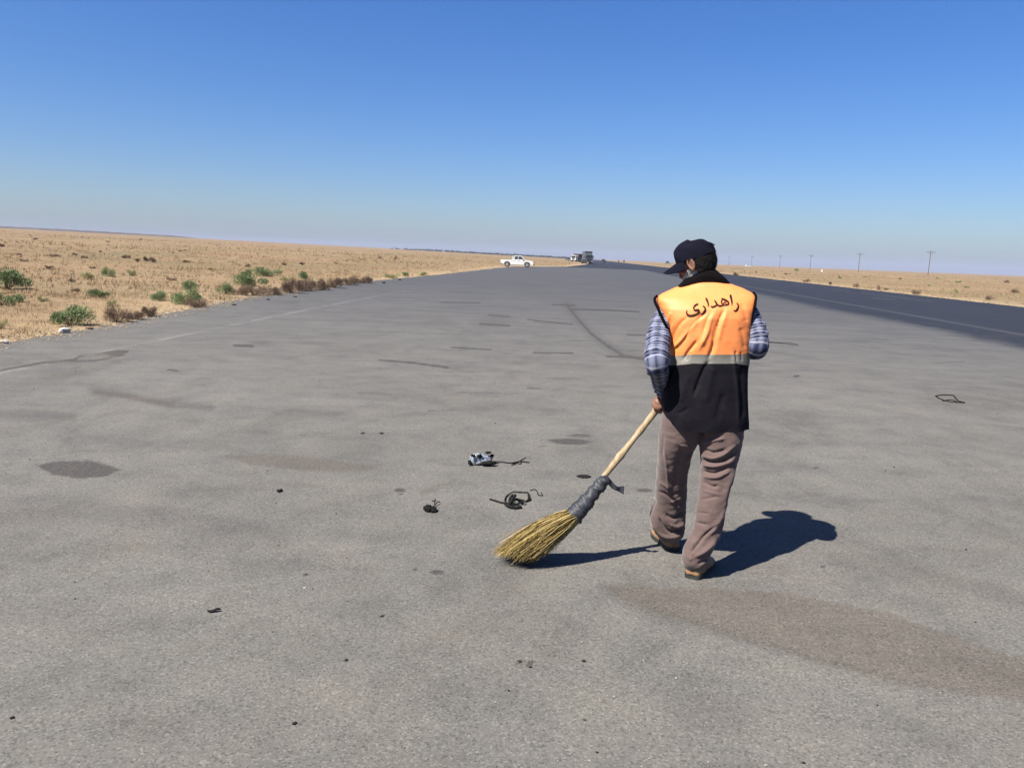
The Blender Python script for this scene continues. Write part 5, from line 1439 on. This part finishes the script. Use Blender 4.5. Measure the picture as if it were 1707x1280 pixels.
# pickup, side on, bonnet to the right (+x)
pp = flat(862, 445.3); pp[2] = 0
pk = empty('pickup_truck', tuple(pp), radians(-2.5), 'white double cab pickup parked side on at the far edge of the asphalt', 'pickup')
HW = .86
prof = [(-2.5, .62)] + [(-2.5, .98), (-2.46, 1.06), (-.62, 1.08), (-.60, 1.10), (.98, 1.10), (1.05, 1.10), (2.15, .98), (2.42, .86), (2.48, .60), (2.46, .42)] + \
       [(2.02, .40)] + arc(1.52, .37, .45, 5, 175)[1:-1] + [(1.04, .36), (-1.02, .36)] + arc(-1.50, .37, .45, 5, 175)[1:-1] + [(-2.0, .42)]
sub('lower_body', lambda bm: prism(bm, prof, -HW, HW), pk, m_wpaint)
cabp = [(-.60, 1.10), (-.50, 1.62), (-.38, 1.70), (.52, 1.71), (.66, 1.66), (1.20, 1.13), (1.22, 1.10)]
sub('cab', lambda bm: prism(bm, cabp, -HW + .07, HW - .07), pk, m_wpaint)
for s in (-1, 1):
    y0 = s * (HW - .07); t = .012 * s
    for nm, P in (('side_window', [(-.42, 1.17), (-.35, 1.58), (.12, 1.61), (.12, 1.16)]), ('side_window', [(.20, 1.16), (.20, 1.61), (.50, 1.61), (.62, 1.56), (.99, 1.18)])):
        sub(nm, lambda bm: prism(bm, P, y0 - abs(t), y0 + abs(t)), pk, m_glass)
    for x in (.16, -.62, 1.06):
        sub('door_gap', lambda bm: box(bm, (x, s * HW, .78), (.014, .012, .58)), pk, m_plast)
    for x in (-.30, .32): sub('door_handle', lambda bm: box(bm, (x, s * (HW + .01), .98), (.16, .03, .035), .008), pk, m_plast)
    sub('wing_mirror', lambda bm: box(bm, (.92, s * (HW + .06), 1.20), (.12, .18, .16), .02), pk, m_plast)
    sub('side_step', lambda bm: box(bm, (0, s * (HW - .02), .34), (1.9, .10, .05), .01), pk, m_plast)
    for x in (1.52, -1.50):
        sub('wheel_arch', lambda bm: [cyl(bm, (x + .46 * cos(a), s * (HW - .03), .37 + .46 * sin(a)), (x + .46 * cos(a), s * (HW + .02), .37 + .46 * sin(a)), .035, seg=6) for a in np.linspace(.1, pi - .1, 16)], pk, m_plast)
        wheel(pk, x, s * (HW - .12), .37, .37, .24)
    sub('headlight', lambda bm: box(bm, (2.40, s * .66, .74), (.12, .30, .16), .02), pk, m_lamp)
    sub('tail_light', lambda bm: box(bm, (-2.49, s * .78, .84), (.05, .12, .26), .01), pk, m_red)
sub('windscreen', lambda bm: prism(bm, [(.70, 1.60), (1.13, 1.17), (1.15, 1.19), (.72, 1.62)], -.68, .68), pk, m_glass)
sub('rear_window', lambda bm: box(bm, (-.565, 0, 1.40), (.03, 1.2, .30), .01), pk, m_glass)
sub('front_bumper', lambda bm: box(bm, (2.50, 0, .46), (.16, 1.68, .22), .04), pk, m_plast)
sub('rear_bumper', lambda bm: box(bm, (-2.56, 0, .52), (.14, 1.55, .14), .03), pk, m_rim)
sub('grille', lambda bm: box(bm, (2.47, 0, .74), (.06, .90, .17), .01), pk, m_plast)
sub('load_bed', lambda bm: box(bm, (-1.55, 0, 1.075), (1.72, 1.5, .02)), pk, m_plast)
sub('roof_bar', lambda bm: (cyl(bm, (-.72, -.7, 1.05), (-.72, -.7, 1.62), .03), cyl(bm, (-.72, .7, 1.05), (-.72, .7, 1.62), .03), cyl(bm, (-.72, -.72, 1.62), (-.72, .72, 1.62), .03)), pk, m_wpaint)
# lorries; front faces the camera (-y)
def lorry(px_, dist, yaw, cabcol, cargo, label, scale=1.0, W=2.5, H_=3.9, cargoL=7.5, cargoW=2.5, pz_=None):
    d = ray(px_, 436); d = d / np.hypot(d[0], d[1]); p = cC + d * dist; p[2] = 0
    t = empty('lorry', tuple(p), yaw, label, 'lorry')
    h = W / 2
    sub('cab', lambda bm: (prism(bm, [(-h, .95), (-h, 2.6), (-h + .16, 3.0), (h - .16, 3.0), (h, 2.6), (h, .95)], 0.0, 2.0),), t, cabcol)
    sub('sun_visor', lambda bm: box(bm, (0, -.12, 2.72), (W * .9, .28, .12), .02), t, m_plast)
    sub('windscreen', lambda bm: box(bm, (0, -.015, 2.18), (W * .86, .04, .82), .015), t, m_glass)
    sub('grille', lambda bm: box(bm, (0, -.02, 1.38), (W * .52, .05, .55), .015), t, m_plast)
    sub('front_bumper', lambda bm: box(bm, (0, -.12, .72), (W * .98, .34, .42), .05), t, m_plast)
    for s in (-1, 1):
        sub('headlight', lambda bm: box(bm, (s * .98, -.31, .78), (.34, .05, .20), .02), t, m_lamp)
        sub('wing_mirror', lambda bm: (box(bm, (s * (h + .24), .1, 2.2), (.20, .12, .70), .03), cyl(bm, (s * h, .12, 2.5), (s * (h + .24), .1, 2.5), .025)), t, m_plast)
        sub('side_window', lambda bm: box(bm, (s * h, .8, 2.15), (.04, .9, .65), .01), t, m_glass)
        for y in (1.0, 4.6, 6.6, 8.0):
            o = sub('wheel', lambda bm: cyl(bm, (s * (h - .30), y, .52), (s * (h - .02), y, .52), .52, seg=20), t, m_tyre)
            sub('rim', lambda bm: cyl(bm, (s * (h - .31), y, .52), (s * (h), y, .52), .28, seg=14), o, m_rim)
    sub('chassis', lambda bm: box(bm, (0, 5.2, .98), (.9, 8.4, .26), .02), t, m_plast)
    sub('cargo_box', lambda bm: box(bm, (0, 2.35 + cargoL / 2, 1.15 + (H_ - 1.15) / 2), (cargoW, cargoL, H_ - 1.15), .04), t, cargo)
    sub('tail_frame', lambda bm: (box(bm, (0, 2.25, H_ - .1), (cargoW + .06, .10, .22), .02),), t, m_plast)
    t.scale = (scale,) * 3
    return t
lorry(982, 262, radians(2), m_dgrey, m_tarp, 'dark lorry with tall grey covered load coming down the highway', 1.0, 2.55, 4.1)
lorry(955.5, 350, radians(-34), m_wpaint, m_rust, 'white cab lorry with brown load, farther back and left of the dark one', 1.0, 2.5, 3.7, 5.0)
def car(px_, dist, yaw, col, label, H_=1.45, L=4.3, zoff=None, cat='car'):
    d = ray(px_, 440); d = d / np.hypot(d[0], d[1]); p = cC + d * dist
    t = empty('car', (p[0], p[1], max(0.0, hz(p[0], p[1]))), yaw, label, cat); l = L / 2
    sub('body', lambda bm: prism(bm, [(-l, .35), (-l, .85), (-l + .1, .95), (l - 1.0, .92), (l - .1, .75), (l, .5), (l - .05, .3)], -.82, .82), t, col)
    sub('roof', lambda bm: prism(bm, [(-l + .3, .93), (-l + .75, H_ - .04), (-l + 1.1, H_), (l - 1.9, H_), (l - 1.1, .93)], -.72, .72), t, col)
    for s in (-1, 1):
        sub('side_window', lambda bm: prism(bm, [(-l + .5, .97), (-l + .85, H_ - .12), (l - 1.95, H_ - .1), (l - 1.25, .97)], s * .72 - .01, s * .72 + .01), t, m_glass)
        for x in (-l + .8, l - .85): wheel(t, x, s * .74, .31, .31, .2)
    sub('windscreen', lambda bm: prism(bm, [(l - 1.85, H_ - .05), (l - 1.15, .96), (l - 1.13, .98), (l - 1.83, H_ - .02)], -.62, .62), t, m_glass)
    return t
car(973, 258, radians(-88), m_plast, 'dark car just left of the oncoming dark lorry')
car(947, 420, radians(-70), m_tarp, 'grey car on the road left of the white cab lorry', 1.9)
car(1248, 600, radians(4), m_wpaint, 'tiny white car far off at the foot of the second power pole from the left', 1.5)
car(1006, 420, radians(-80), m_plast, 'small dark vehicle on the road right of the dark lorry', 1.8)
car(1113, 610, radians(10), simple('pale_blue_paint', (0.16, 0.24, 0.30), .4, .5, var=.05, bump=0), 'tiny blue vehicle on the skyline left of the worker cap', 2.2)
# roadside markers
def marker(px_, dist, h, w, label, mat):
    d = ray(px_, 440); d = d / np.hypot(d[0], d[1]); p = cC + d * dist
    t = empty('marker_post', (p[0], p[1], hz(p[0], p[1])), AZ * -1, label, 'marker post')
    sub('post', lambda bm: box(bm, (0, 0, h * .35), (.12, .12, h * .7), .01), t, m_tarp); sub('plate', lambda bm: box(bm, (0, -.08, h * .72), (w, .05, h * .55), .01), t, mat)
marker(1371, 205, 1.25, .32, 'white kilometre marker standing in the right field', m_wpaint)
marker(1040, 330, 1.8, .5, 'small dark marker post at the right side of the far highway, right one', m_plast)
marker(1031, 345, 1.5, .4, 'small dark marker post at the right side of the far highway, left one', m_plast)

# ================================================================== POWER POLES
m_pole = simple('weathered_pole', (0.16, 0.145, 0.13), .9, .2, var=.2, scale=2)
m_ins = simple('dark_insulator', (0.09, 0.06, 0.05), .4, .5, var=.2)
def pole(loc, first):
    lab = first
    t = empty('power_pole', loc, -AZ + radians(8), lab, 'power pole', None)
    sub('post', lambda bm: cyl(bm, (0, 0, -.3), (0, 0, 10.2), .19, .12), t, m_pole)
    sub('crossarm', lambda bm: box(bm, (0, -.16, 9.55), (3.6, .14, .18)), t, m_pole)
    sub('brace', lambda bm: cyl(bm, (-1.1, -.14, 9.5), (0, -.14, 8.5), .04), t, m_pole)
    sub('brace', lambda bm: cyl(bm, (1.1, -.14, 9.5), (0, -.14, 8.5), .04), t, m_pole)
    for x in (-1.7, 0, 1.7): sub('insulator', lambda bm: (cyl(bm, (x, -.16 if x else 0, 9.64 if x else 10.2), (x, -.16 if x else 0, 9.98 if x else 10.55), .09, .05, 10)), t, m_ins)
    return t
PLAB = ['tallest looking power pole with a crossarm at far right', 'power pole second from the right on the horizon', 'power pole third from the right on the horizon', 'power pole fourth from the right on the horizon', 'power pole behind the tiny white car', 'faintest power pole nearest the worker cap']
for k, (x, dd) in enumerate([(1548, 366), (1431, 462), (1350, 562), (1299, 655), (1252, 770), (1214, 900)]):
    d = ray(x, 450); d = d / np.hypot(d[0], d[1]); p = cC + d * dd
    loc = (p[0], p[1], hz(p[0], p[1]))
    t = pole(loc, PLAB[k])
    t['group'] = 'power poles along the right horizon'

# ================================================================== AIR
bm = bmesh.new(); box(bm, (0, 0, 0), (16000, 16000, 1.0))
me = bm_mesh('haze', bm)
zlo = -16.0; zhi = 70.0
for v in me.vertices: v.co.z = zlo if v.co.z < 0 else zhi
mh = bpy.data.materials.new('haze_air'); mh.use_nodes = True; nt = mh.node_tree; nt.nodes.clear()
ov = nt.nodes.new('ShaderNodeOutputMaterial'); pv = nt.nodes.new('ShaderNodeVolumePrincipled')
pv.inputs['Color'].default_value = (0.44, 0.485, 0.63, 1); pv.inputs['Density'].default_value = 0.00016; pv.inputs['Anisotropy'].default_value = 0.0
nt.links.new(pv.outputs[0], ov.inputs['Volume'])
hz_o = link('haze', me, None, mh); tag(hz_o, 'thin pale air haze lying over the plain', None, None, 'stuff')
